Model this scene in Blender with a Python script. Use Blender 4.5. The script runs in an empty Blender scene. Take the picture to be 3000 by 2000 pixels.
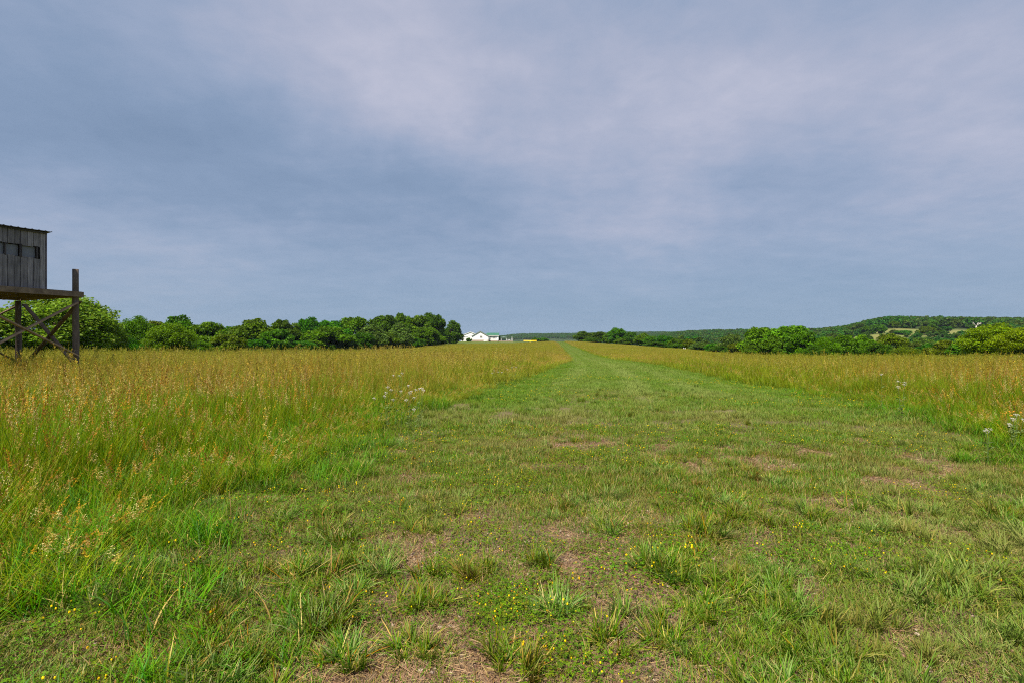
import bpy, math, random
import numpy as np
from mathutils import Vector

rng = np.random.default_rng(7)
random.seed(7)
scene = bpy.context.scene
R = math.radians

# ------------------------------------------------------------------ camera
EYE = 1.5
F = 1500.0                      # focal length in pixels of the 3000 px wide photograph
cam_data = bpy.data.cameras.new("camera")
cam_data.sensor_width = 36.0
cam_data.lens = 18.0
cam_data.clip_start = 0.05
cam_data.clip_end = 20000.0
cam = bpy.data.objects.new("camera", cam_data)
cam.location = (0, 0, EYE)
cam.rotation_euler = (R(90), 0, 0)
scene.collection.objects.link(cam)
scene.camera = cam

# ------------------------------------------------------------------ light and exposure
SUN_EL, SUN_AZ = 58.0, -150.0     # azimuth clockwise from +Y (the view direction): behind the camera, from the left
SUN_STRENGTH = 5.0
SKY_STRENGTH = 0.1
scene.view_settings.view_transform = 'Standard'
scene.view_settings.look = 'None'
scene.view_settings.gamma = 1.0
scene.view_settings.exposure = 0.8
scene.render.engine = 'CYCLES'
scene.cycles.max_bounces = 5
scene.cycles.diffuse_bounces = 3
scene.cycles.glossy_bounces = 2
scene.cycles.transmission_bounces = 3
scene.cycles.transparent_max_bounces = 4
scene.cycles.volume_bounces = 0
scene.cycles.use_adaptive_sampling = False
scene.cycles.use_denoising = False
scene.cycles.filter_width = 1.1
scene.cycles.caustics_reflective = False
scene.cycles.caustics_refractive = False

sun_data = bpy.data.lights.new("sun", 'SUN')
sun_data.energy = SUN_STRENGTH
sun_data.angle = R(2.0)
sun_data.color = (1.0, 0.91, 0.76)
sun = bpy.data.objects.new("sun", sun_data)
sd = Vector((math.sin(R(SUN_AZ)) * math.cos(R(SUN_EL)), math.cos(R(SUN_AZ)) * math.cos(R(SUN_EL)), math.sin(R(SUN_EL))))
sun.rotation_euler = sd.to_track_quat('Z', 'Y').to_euler()
sun.location = (-30, -30, 60)
scene.collection.objects.link(sun)

world = bpy.data.worlds.new("World")
scene.world = world
world.use_nodes = True


class NT:
    """small helper round a node tree"""
    def __init__(self, tree):
        self.t = tree
        self.n = tree.nodes
        self.l = tree.links

    def new(self, typ, **kw):
        nd = self.n.new(typ)
        for k, v in kw.items():
            setattr(nd, k, v)
        return nd

    def put(self, sock, v):
        if isinstance(v, bpy.types.NodeSocket):
            self.l.new(v, sock)
        elif v is not None:
            if hasattr(sock, 'default_value'):
                try:
                    sock.default_value = v
                except Exception:
                    sock.default_value = tuple(v) + (1.0,)

    def math(self, op, a, b=None, c=None, clamp=False):
        nd = self.new('ShaderNodeMath', operation=op, use_clamp=clamp)
        for i, v in enumerate((a, b, c)):
            if v is not None:
                self.put(nd.inputs[i], v)
        return nd.outputs[0]

    def mix(self, fac, a, b, blend='MIX'):
        nd = self.new('ShaderNodeMix', data_type='RGBA', blend_type=blend)
        self.put(nd.inputs[0], fac)
        self.put(nd.inputs[6], a if isinstance(a, bpy.types.NodeSocket) else tuple(a) + (1.0,))
        self.put(nd.inputs[7], b if isinstance(b, bpy.types.NodeSocket) else tuple(b) + (1.0,))
        return nd.outputs[2]

    def noise(self, vec, scale, detail=4.0, rough=0.55, dist=0.0):
        nd = self.new('ShaderNodeTexNoise')
        if vec is not None:
            self.l.new(vec, nd.inputs['Vector'])
        nd.inputs['Scale'].default_value = scale
        nd.inputs['Detail'].default_value = detail
        nd.inputs['Roughness'].default_value = rough
        nd.inputs['Distortion'].default_value = dist
        return nd.outputs['Fac']

    def ramp(self, fac, stops):
        nd = self.new('ShaderNodeValToRGB')
        els = nd.color_ramp.elements
        while len(els) < len(stops):
            els.new(0.5)
        for e, (p, c) in zip(els, stops):
            e.position = p
            e.color = tuple(c) + (1.0,) if len(c) == 3 else c
        self.l.new(fac, nd.inputs[0])
        return nd.outputs[0]

    def xyz(self, x, y, z):
        nd = self.new('ShaderNodeCombineXYZ')
        for i, v in enumerate((x, y, z)):
            self.put(nd.inputs[i], v)
        return nd.outputs[0]


def build_sky():
    w = NT(world.node_tree)
    w.n.clear()
    out = w.new('ShaderNodeOutputWorld')
    bg = w.new('ShaderNodeBackground')
    bg.inputs['Strength'].default_value = SKY_STRENGTH
    w.l.new(bg.outputs[0], out.inputs[0])
    sky = w.new('ShaderNodeTexSky', sky_type='NISHITA')
    sky.sun_disc = False
    sky.sun_elevation = R(SUN_EL)
    sky.sun_rotation = R(SUN_AZ)
    sky.dust_density = 2.0
    tc = w.new('ShaderNodeTexCoord')
    sep = w.new('ShaderNodeSeparateXYZ')
    w.l.new(tc.outputs['Generated'], sep.inputs[0])
    x, y, z = sep.outputs
    az = w.math('ARCTAN2', x, y)                     # 0 ahead, + to the right
    el = w.math('ARCSINE', z)
    # cloud deck: coordinates on a flat layer overhead
    den = w.math('ADD', w.math('MAXIMUM', z, 0.0), 0.16)
    cx = w.math('DIVIDE', x, den)
    cy = w.math('DIVIDE', y, den)
    deck = w.xyz(cx, cy, 0.0)
    stretched = w.xyz(w.math('ADD', w.math('MULTIPLY', cx, 0.55), w.math('MULTIPLY', cy, -0.18)), w.math('MULTIPLY', cy, 1.1), 3.7)
    n1 = w.noise(stretched, 1.1, 5.0, 0.5, 0.35)
    n2 = w.noise(deck, 3.4, 5.0, 0.6, 0.3)
    n4 = w.noise(deck, 9.0, 5.0, 0.62, 0.4)
    n3 = w.noise(w.xyz(w.math('MULTIPLY', cx, 0.35), w.math('MULTIPLY', cy, 2.2), 8.1), 1.6, 4.0, 0.55, 0.5)
    # warp for the broad masses
    wa = w.math('MULTIPLY', w.math('SUBTRACT', w.noise(w.xyz(az, el, 0.0), 2.6, 4.0, 0.55), 0.5), 0.42)
    wb = w.math('MULTIPLY', w.math('SUBTRACT', w.noise(w.xyz(az, el, 5.0), 3.1, 4.0, 0.55), 0.5), 0.26)
    azw = w.math('ADD', az, wa)
    elw = w.math('ADD', el, wb)
    total = None
    # broad light and dark cloud masses of the deck: azimuth, elevation, half widths, tilt, weight (degrees)
    for a0, e0, sa, se, tilt, wt in (
            (-19, 33, 19, 9, -0.35, 0.30), (-6, 24, 17, 5, -0.12, 0.20), (10, 33, 16, 9, 0, 0.14),
            (15, 15, 12, 8, 0.15, 0.22), (28, 25, 15, 7, 0.12, 0.20), (44, 22, 10, 10, 0, 0.20), (42, 12, 8, 8, 0, 0.10),
            (-32, 17, 24, 5, -0.16, -0.20), (-14, 19, 16, 3.5, -0.05, -0.13), (-42, 30, 9, 9, 0, -0.08),
            (-45, 11, 10, 3, 0, 0.10), (-36, 6, 18, 4, 0, 0.20), (3, 20, 9, 5, 0, -0.10), (38, 33, 8, 6, 0.2, -0.10), (30, 17, 6, 5, 0.5, -0.10),
            (10, 4, 30, 5, 0, -0.10), (30, 4, 14, 3, 0, -0.06), (0, 12, 22, 2.5, -0.04, 0.08), (-20, 12, 14, 2, 0, -0.08)):
        da = w.math('SUBTRACT', azw, R(a0))
        de = w.math('SUBTRACT', w.math('SUBTRACT', elw, R(e0)), w.math('MULTIPLY', da, tilt))
        q = w.math('ADD', w.math('POWER', w.math('ABSOLUTE', w.math('DIVIDE', da, R(sa))), 2.0),
                   w.math('POWER', w.math('ABSOLUTE', w.math('DIVIDE', de, R(se))), 2.0))
        g = w.math('MULTIPLY', w.math('EXPONENT', w.math('MULTIPLY', q, -0.7)), wt)
        total = g if total is None else w.math('ADD', total, g)
    nn = w.math('ADD', w.math('MULTIPLY', w.math('SUBTRACT', n1, 0.5), 0.46), w.math('MULTIPLY', w.math('SUBTRACT', n2, 0.5), 0.44))
    nn = w.math('ADD', nn, w.math('MULTIPLY', w.math('SUBTRACT', n3, 0.5), 0.24))
    nn = w.math('ADD', nn, w.math('MULTIPLY', w.math('SUBTRACT', n4, 0.5), 0.24))
    lum = w.math('ADD', w.math('ADD', 0.46, w.math('MULTIPLY', total, 1.10)), nn, clamp=True)
    cloud = w.ramp(lum, [(0.0, (1.10, 1.58, 2.42)), (0.30, (1.38, 1.88, 2.78)), (0.55, (1.82, 2.24, 3.14)),
                         (0.80, (2.42, 2.64, 3.44)), (1.0, (3.00, 3.08, 3.80))])
    # thinner air near the horizon leans to blue-green
    hz = w.math('SUBTRACT', 1.0, w.math('DIVIDE', el, R(12)), clamp=True)
    cloud = w.mix(w.math('MULTIPLY', hz, 0.75), cloud, (1.42, 2.14, 3.05))
    col = w.mix(0.94, sky.outputs[0], cloud)
    w.l.new(col, bg.inputs['Color'])


build_sky()

# ------------------------------------------------------------------ numeric helpers


def vhash(ix, iy, seed):
    h = (ix.astype(np.int64) * 374761393 + iy.astype(np.int64) * 668265263 + seed * 974634777) & 0xFFFFFFFF
    h = ((h ^ (h >> 13)) * 1274126177) & 0xFFFFFFFF
    return ((h ^ (h >> 16)) & 0xFFFF) / 65535.0


def vnoise(x, y, seed=0):
    x = np.asarray(x, float); y = np.asarray(y, float)
    ix = np.floor(x); iy = np.floor(y)
    fx = x - ix; fy = y - iy
    fx = fx * fx * (3 - 2 * fx); fy = fy * fy * (3 - 2 * fy)
    a = vhash(ix, iy, seed); b = vhash(ix + 1, iy, seed)
    c = vhash(ix, iy + 1, seed); d = vhash(ix + 1, iy + 1, seed)
    return (a * (1 - fx) + b * fx) * (1 - fy) + (c * (1 - fx) + d * fx) * fy


def fbm(x, y, seed=0, octaves=4):
    s = 0; amp = 0.5; f = 1.0
    for o in range(octaves):
        s = s + amp * vnoise(x * f, y * f, seed + o * 17)
        f *= 2.03; amp *= 0.5
    return s / (1 - 0.5 ** octaves)


def sstep(a, b, x):
    t = np.clip((np.asarray(x, float) - a) / (b - a), 0, 1)
    return t * t * (3 - 2 * t)


# ------------------------------------------------------------------ the lie of the land
DEP = np.array([0, 10, 20, 40, 60, 90, 140, 200, 300, 360, 410, 450, 520, 700, 1000, 1500, 2200, 3200, 4500, 7000], float)
COLS = {
    -1600: [0, .04, 0, -.40, -1., -1.8, -3.4, -5, -6, -6, -6, -6, -6, -6, -6, -6, -6, -6, -6, -6],
    0:     [0, .05, 0, -.38, -1., -1.8, -3.4, -5, -6, -6, -6, -6, -6, -6, -6, -6, -6, -6, -6, -6],
    700:   [0, .02, 0, -.36, -.9, -1.6, -3, -4, -5, -5, -5, -5, -5, -5, -5, -5, -5, -5, -5, -5],
    1000:  [0, 0, 0, -.3, -.7, -1.2, -2.3, -2.6, -2.5, -2, -1.5, -1.2, -1.5, -4, -6, -6, -6, -6, -6, -6],
    1300:  [0, 0, 0, -.3, -.7, -1.3, -2.2, -2.2, -.7, .55, 1.6, 1.8, 1.5, -2, -8, -10, -6, -6, -6, -6],
    1400:  [0, 0, 0, -.3, -.7, -1.3, -2.1, -2.0, -.6, .6, 1.62, 1.7, 1.4, -2, -9, -12, -5, 2, 0, -6],
    1470:  [0, 0, 0, -.3, -.7, -1.3, -2.1, -1.9, -.6, .5, 1.5, 1.6, 1.2, -3, -10, -14, 0, 26, 5, -6],
    1520:  [0, 0, 0, -.3, -.8, -1.4, -2.1, -1.8, -.6, .5, 1.3, 1.0, -.5, -4, -12, -14, 6, 38, 10, -6],
    1640:  [0, 0, 0, -.3, -.9, -1.5, -2.1, -1.6, -.5, .4, 1.2, 1.3, .5, -5, -15, -15, 8, 39, 20, -6],
    1800:  [0, 0, 0, -.3, -.8, -1.4, -2, -1.7, -.9, -.5, -.3, -.3, -1, -7, -15, -15, 10, 46, 20, -6],
    1900:  [0, 0, -.05, -.35, -.8, -1.35, -1.9, -1.9, -1.7, -2.5, -3, -4, -5, -11, -12, 0, 16, 49, 30, -6],
    2000:  [0, 0, -.1, -.4, -.8, -1.3, -1.8, -2.0, -4, -6, -8, -10, -12, -15, -4, 20, 30, 46, 30, -6],
    2150:  [0, 0, -.2, -.55, -1, -1.6, -2.7, -5, -9, -12, -13, -14, -14, -12, 4, 24, 26, 26, 20, -6],
    2350:  [0, 0, -.25, -.75, -1.15, -1.9, -4, -8, -14, -16, -15, -13, -9, 0, 13, 20, 20, 20, 10, -6],
    2480:  [0, 0, -.25, -.75, -1.15, -1.9, -5, -10, -14, -13, -10, -6, 1, 8, 19, 20, 20, 20, 10, -6],
    2600:  [0, 0, -.25, -.75, -1.15, -1.9, -5, -10, -14, -12, -7, -2, 7, 21, 35, 28, 20, 20, 10, -6],
    3000:  [0, 0, -.25, -.75, -1.15, -1.9, -5, -10, -14, -12, -7, -2, 7, 20, 32, 28, 20, 20, 10, -6],
    4600:  [0, 0, -.25, -.75, -1.15, -1.9, -5, -10, -14, -12, -7, -2, 7, 20, 30, 28, 20, 20, 10, -6],
}
_px = np.array(sorted(COLS), float)
_tab = np.array([COLS[int(p)] for p in _px], float)
GX = np.linspace(-1600, 4600, 311)
GL = np.linspace(0, math.log(7001.0), 260)
_d = np.exp(GL) - 1


def _pchip(xs, ys, xq):
    h = np.diff(xs); dl = np.diff(ys) / h
    m = np.zeros_like(ys)
    for i in range(1, len(xs) - 1):
        if dl[i - 1] * dl[i] > 0:
            w1 = 2 * h[i] + h[i - 1]; w2 = h[i] + 2 * h[i - 1]
            m[i] = (w1 + w2) / (w1 / dl[i - 1] + w2 / dl[i])
    m[0] = dl[0]; m[-1] = dl[-1]
    k = np.clip(np.searchsorted(xs, xq) - 1, 0, len(xs) - 2)
    t = np.clip((xq - xs[k]) / h[k], 0, 1)
    return ((2 * t**3 - 3 * t**2 + 1) * ys[k] + (t**3 - 2 * t**2 + t) * h[k] * m[k]
            + (-2 * t**3 + 3 * t**2) * ys[k + 1] + (t**3 - t**2) * h[k] * m[k + 1])


_rows = np.array([_pchip(DEP, r, _d) for r in _tab])
_grid = np.array([_pchip(_px, _rows[:, j], GX) for j in range(len(GL))]).T      # [px, d]
_ker = np.array([1, 2, 3, 2, 1], float); _ker /= _ker.sum()
_pad = np.pad(_grid, ((2, 2), (0, 0)), mode='edge')
_grid = sum(_ker[k] * _pad[k:k + _grid.shape[0]] for k in range(5))


def px_of(x, y):
    az = np.clip(np.arctan2(x, y), R(-64), R(64))
    return 1500 + 1500 * np.tan(az)


def depth_of(x, y):
    return np.maximum(y, np.hypot(x, y) * 0.42)


def height(x, y):
    x = np.asarray(x, float); y = np.asarray(y, float)
    p = np.clip(px_of(x, y), GX[0], GX[-1] - 1e-6)
    l = np.clip(np.log(depth_of(x, y) + 1), 0, GL[-1] - 1e-9)
    u = (p - GX[0]) / (GX[1] - GX[0]); v = l / (GL[1] - GL[0])
    i = u.astype(int); j = v.astype(int); fu = u - i; fv = v - j
    i1 = np.minimum(i + 1, len(GX) - 1); j1 = np.minimum(j + 1, len(GL) - 1)
    z = (_grid[i, j] * (1 - fu) + _grid[i1, j] * fu) * (1 - fv) + (_grid[i, j1] * (1 - fu) + _grid[i1, j1] * fu) * fv
    r = np.hypot(x, y)
    z = z + (fbm(x * 0.9, y * 0.9, 3, 3) - 0.5) * 0.07 * sstep(60, 20, r)
    z = z + (fbm(x * 0.02, y * 0.02, 9, 3) - 0.5) * 5.0 * sstep(520, 900, r)
    return z


def hz(x, y):
    return float(height(np.array([x]), np.array([y]))[0])


def at(px, d):
    """ground point seen in the photograph's pixel column px at depth d"""
    x = (px - 1500) / F * d
    return x, d, hz(x, d)


def zat(py, d):
    return EYE + (1000 - py) / F * d


_LD = [-5, 0, 3.2, 4.1, 5.6, 7.5, 11.25, 15, 22.5, 35, 57, 141, 353, 430, 600]
_LX = [-2.6, -2.6, -2.65, -2.7, -2.6, -2.45, -1.8, -1.1, 1.0, 3.2, 5.9, 15, 31, 35, 40]
_RD = [-5, 0, 7.5, 11, 15, 22.5, 35, 57, 141, 353, 430, 600]
_RX = [6.2, 6.5, 7.2, 8.6, 9.0, 9.4, 10.9, 13.6, 23, 39, 43, 48]


def lane_edges(y, x=None):
    w = 0 if x is None else (fbm(y * 0.45, y * 0 + 1.3, 5, 3) - 0.5) * 0.9
    return np.interp(y, _LD, _LX) + w, np.interp(y, _RD, _RX) - w


def lane_dist(x, y):
    """> 0 inside the mown lane: metres from its nearer edge"""
    l, r = lane_edges(y, x)
    return np.minimum(x - l, r - x)


def field_mask(x, y):
    """tall grass grows here (outside the lane, before the woods)"""
    p = px_of(x, y)
    far = np.interp(p, [-400, 300, 600, 900, 1100, 1250, 1310, 1350, 1500, 1650, 1700, 1900, 2000, 2150, 2300, 2600, 3000, 3600],
                    [42, 46, 85, 150, 215, 270, 298, 303, 320, 425, 405, 262, 205, 142, 106, 86, 62, 55])
    return (lane_dist(x, y) < 0) & (y < far)


# ------------------------------------------------------------------ mesh helpers
def mesh_from(name, verts, faces_list, cols=None, smooth=False):
    """faces_list: list of (n, k) int arrays"""
    me = bpy.data.meshes.new(name)
    verts = np.ascontiguousarray(verts, dtype=np.float32)
    me.vertices.add(len(verts))
    me.vertices.foreach_set('co', verts.ravel())
    loops = np.concatenate([f.ravel() for f in faces_list]).astype(np.int32)
    tot = np.concatenate([np.full(len(f), f.shape[1]) for f in faces_list]).astype(np.int32)
    start = np.concatenate([[0], np.cumsum(tot)[:-1]]).astype(np.int32)
    me.loops.add(len(loops))
    me.loops.foreach_set('vertex_index', loops)
    me.polygons.add(len(tot))
    me.polygons.foreach_set('loop_start', start)
    me.polygons.foreach_set('loop_total', tot)
    me.polygons.foreach_set('use_smooth', np.full(len(tot), bool(smooth)))
    me.update(calc_edges=True)
    if cols is not None:
        a = me.attributes.new('col', 'FLOAT_COLOR', 'POINT')
        c = np.ones((len(verts), 4), np.float32); c[:, :3] = cols
        a.data.foreach_set('color', c.ravel())
    return me


class Geo:
    """collects vertices, faces and point colours"""
    def __init__(self):
        self.v = []; self.f = {}; self.c = []; self.n = 0

    def add(self, v, f, c=None):
        v = np.asarray(v, float).reshape(-1, 3)
        f = np.asarray(f, int)
        self.v.append(v)
        self.f.setdefault(f.shape[1], []).append(f + self.n)
        if c is not None:
            c = np.asarray(c, float)
            if c.ndim == 1:
                c = np.tile(c, (len(v), 1))
            self.c.append(c.reshape(-1, 3))
        self.n += len(v)
        return self

    def box(self, c, s, rot=None, col=None):
        """box of full size s centred at c; rot: 3x3"""
        q = np.array([[x, y, z] for x in (-.5, .5) for y in (-.5, .5) for z in (-.5, .5)]) * np.array(s)
        if rot is not None:
            q = q @ np.array(rot).T
        q = q + np.array(c)
        return self.add(q, [[0, 1, 3, 2], [4, 6, 7, 5], [0, 4, 5, 1], [2, 3, 7, 6], [0, 2, 6, 4], [1, 5, 7, 3]], col)

    def bar(self, a, b, w, h, up=(0, 0, 1), col=None):
        a = np.array(a, float); b = np.array(b, float)
        d = b - a; L = np.linalg.norm(d); d /= L
        s = np.cross(d, up); s /= np.linalg.norm(s)
        t = np.cross(s, d)
        return self.box((a + b) / 2, (L, w, h), np.array([d, s, t]).T, col)

    def tube(self, pts, rad, n=10, col=None, caps=True, wob=0.0):
        pts = np.array(pts, float); rad = np.broadcast_to(np.asarray(rad, float), (len(pts),))
        rings = []
        for i in range(len(pts)):
            d = pts[min(i + 1, len(pts) - 1)] - pts[max(i - 1, 0)]
            d /= np.linalg.norm(d)
            ref = np.array([1., 0, 0]) if abs(d[0]) < 0.8 else np.array([0, 1., 0])
            s = np.cross(d, ref); s /= np.linalg.norm(s)
            t = np.cross(d, s)
            a = np.linspace(0, 2 * np.pi, n, endpoint=False)
            rr = rad[i] * (1 + wob * (rng.random(n) - 0.5))
            rings.append(pts[i] + (np.cos(a) * rr)[:, None] * s + (np.sin(a) * rr)[:, None] * t)
        v = np.concatenate(rings)
        f = []
        for i in range(len(pts) - 1):
            for k in range(n):
                k2 = (k + 1) % n
                f.append([i * n + k, i * n + k2, (i + 1) * n + k2, (i + 1) * n + k])
        base = self.n
        self.add(v, f, col)
        if caps:
            self.f.setdefault(n, []).append(np.array([list(range(n))[::-1]]) + base)
            self.f.setdefault(n, []).append(np.array([list(range(n))]) + base + (len(pts) - 1) * n)
        return self

    def prism(self, poly, axis_vec):
        """closed prism: polygon (n,3) extruded along axis_vec"""
        p = np.array(poly, float); n = len(p)
        v = np.concatenate([p, p + np.array(axis_vec)])
        base = self.n
        self.add(v, [[i, (i + 1) % n, n + (i + 1) % n, n + i] for i in range(n)])
        self.f.setdefault(n, []).append(np.array([list(range(n))[::-1]]) + base)
        self.f.setdefault(n, []).append(np.array([list(range(n, 2 * n))]) + base)
        return self

    def mesh(self, name, smooth=False):
        cols = np.concatenate(self.c) if self.c else None
        return mesh_from(name, np.concatenate(self.v), [np.concatenate(x) for x in self.f.values()], cols, smooth)


def link(name, me, mat=None, parent=None):
    o = bpy.data.objects.new(name, me)
    if mat is not None:
        me.materials.clear()
        me.materials.append(mat)
    scene.collection.objects.link(o)
    if parent is not None:
        o.parent = parent
    return o


def empty(name, loc, label, cat, group=None, rz=0.0):
    o = bpy.data.objects.new(name, None)
    o.empty_display_size = 0.3
    o.location = loc
    o.rotation_euler = (0, 0, rz)
    scene.collection.objects.link(o)
    return tag(o, label, cat, group)


def tag(o, label=None, cat=None, group=None, kind=None):
    if label: o['label'] = label
    if cat: o['category'] = cat
    if group: o['group'] = group
    if kind: o['kind'] = kind
    return o


# ------------------------------------------------------------------ materials
def material(name):
    m = bpy.data.materials.new(name)
    m.use_nodes = True
    t = NT(m.node_tree)
    t.n.clear()
    out = t.new('ShaderNodeOutputMaterial')
    return m, t, out


def principled(t, color, rough=0.6, spec=0.3, metal=0.0, normal=None):
    p = t.new('ShaderNodeBsdfPrincipled')
    t.put(p.inputs['Base Color'], color if isinstance(color, bpy.types.NodeSocket) else tuple(color) + (1.0,))
    t.put(p.inputs['Roughness'], rough)
    t.put(p.inputs['Metallic'], metal)
    t.put(p.inputs['Specular IOR Level'], spec)
    if normal is not None:
        t.l.new(normal, p.inputs['Normal'])
    return p.outputs[0]


def bump(t, h, strength=0.4, dist=0.02):
    b = t.new('ShaderNodeBump')
    b.inputs['Strength'].default_value = strength
    b.inputs['Distance'].default_value = dist
    t.l.new(h, b.inputs['Height'])
    return b.outputs[0]


def simple_mat(name, color, rough=0.6, spec=0.3, noise_scale=6.0, var=0.18, metal=0.0, bump_s=0.0):
    m, t, out = material(name)
    tc = t.new('ShaderNodeTexCoord')
    n = t.noise(tc.outputs['Object'], noise_scale, 5.0, 0.6)
    f = t.math('ADD', 1.0 - var, t.math('MULTIPLY', n, 2 * var))
    c = t.mix(1.0, color, t.xyz(f, f, f), 'MULTIPLY')
    nm = bump(t, n, bump_s, 0.02) if bump_s else None
    t.l.new(principled(t, c, rough, spec, metal, nm), out.inputs[0])
    return m


def blade_mat(name, trans=0.35, rough=0.55, spec=0.18, dull=(0.30, 0.24, 0.09), lush=(0.120, 0.262, 0.012)):
    """grass and leaves: colour from the 'col' attribute, varied per plant and by 'tint' of the clump"""
    m, t, out = material(name)
    a = t.new('ShaderNodeAttribute', attribute_type='GEOMETRY', attribute_name='col')
    ti = t.new('ShaderNodeAttribute', attribute_type='INSTANCER', attribute_name='tint')
    oi = t.new('ShaderNodeObjectInfo')
    hs = t.new('ShaderNodeHueSaturation')
    t.put(hs.inputs['Hue'], t.math('ADD', 0.485, t.math('MULTIPLY', oi.outputs['Random'], 0.03)))
    t.put(hs.inputs['Saturation'], 1.25)
    t.put(hs.inputs['Value'], t.math('ADD', 0.84, t.math('MULTIPLY', oi.outputs['Random'], 0.44)))
    t.l.new(a.outputs['Color'], hs.inputs['Color'])
    sepc = t.new('ShaderNodeSeparateXYZ')
    t.l.new(ti.outputs['Vector'], sepc.inputs[0])
    c = t.mix(sepc.outputs[0], hs.outputs[0], dull)             # x: how dry the clump is
    c = t.mix(t.math('MULTIPLY', sepc.outputs[1], 1.0), c, lush)   # y: yellow-green growth
    c = t.mix(sepc.outputs[2], c, (0.25, 0.31, 0.075))                             # z: blades pressed flat and pale
    p = principled(t, c, rough, spec)
    tr = t.new('ShaderNodeBsdfTranslucent')
    t.l.new(c, tr.inputs[0])
    mx = t.new('ShaderNodeMixShader')
    mx.inputs[0].default_value = trans
    t.l.new(p, mx.inputs[1]); t.l.new(tr.outputs[0], mx.inputs[2])
    t.l.new(mx.outputs[0], out.inputs[0])
    return m


def leaf_mat(name, color, var=0.35, trans=0.4, hue=0.025):
    m, t, out = material(name)
    a = t.new('ShaderNodeAttribute', attribute_type='GEOMETRY', attribute_name='col')
    oi = t.new('ShaderNodeObjectInfo')
    hs = t.new('ShaderNodeHueSaturation')
    t.put(hs.inputs['Hue'], t.math('ADD', 0.5 - hue, t.math('MULTIPLY', oi.outputs['Random'], 2 * hue)))
    t.put(hs.inputs['Saturation'], 1.12)
    t.put(hs.inputs['Value'], t.math('ADD', 0.92, t.math('MULTIPLY', oi.outputs['Random'], 0.30)))
    base = t.mix(1.0, color, a.outputs['Color'], 'MULTIPLY')
    t.l.new(base, hs.inputs['Color'])
    p = principled(t, hs.outputs[0], 0.55, 0.15)
    tr = t.new('ShaderNodeBsdfTranslucent')
    t.l.new(hs.outputs[0], tr.inputs[0])
    mx = t.new('ShaderNodeMixShader')
    mx.inputs[0].default_value = trans
    t.l.new(p, mx.inputs[1]); t.l.new(tr.outputs[0], mx.inputs[2])
    t.l.new(mx.outputs[0], out.inputs[0])
    return m


M = {}
M['grass'] = blade_mat('grass_blades')
M['tall'] = blade_mat('tall_grass_blades', trans=0.4, spec=0.15, dull=(0.46, 0.30, 0.07), lush=(0.24, 0.275, 0.012))
M['clover'] = blade_mat('clover_leaves', trans=0.3, spec=0.25)
M['straw'] = blade_mat('dry_straw', trans=0.1, spec=0.2)
M['bark'] = simple_mat('bark', (0.10, 0.075, 0.055), 0.9, 0.1, 14, 0.35, bump_s=0.6)
M['dead_bark'] = simple_mat('dead_bark', (0.50, 0.46, 0.42), 0.9, 0.1, 5, 0.2)


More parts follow.
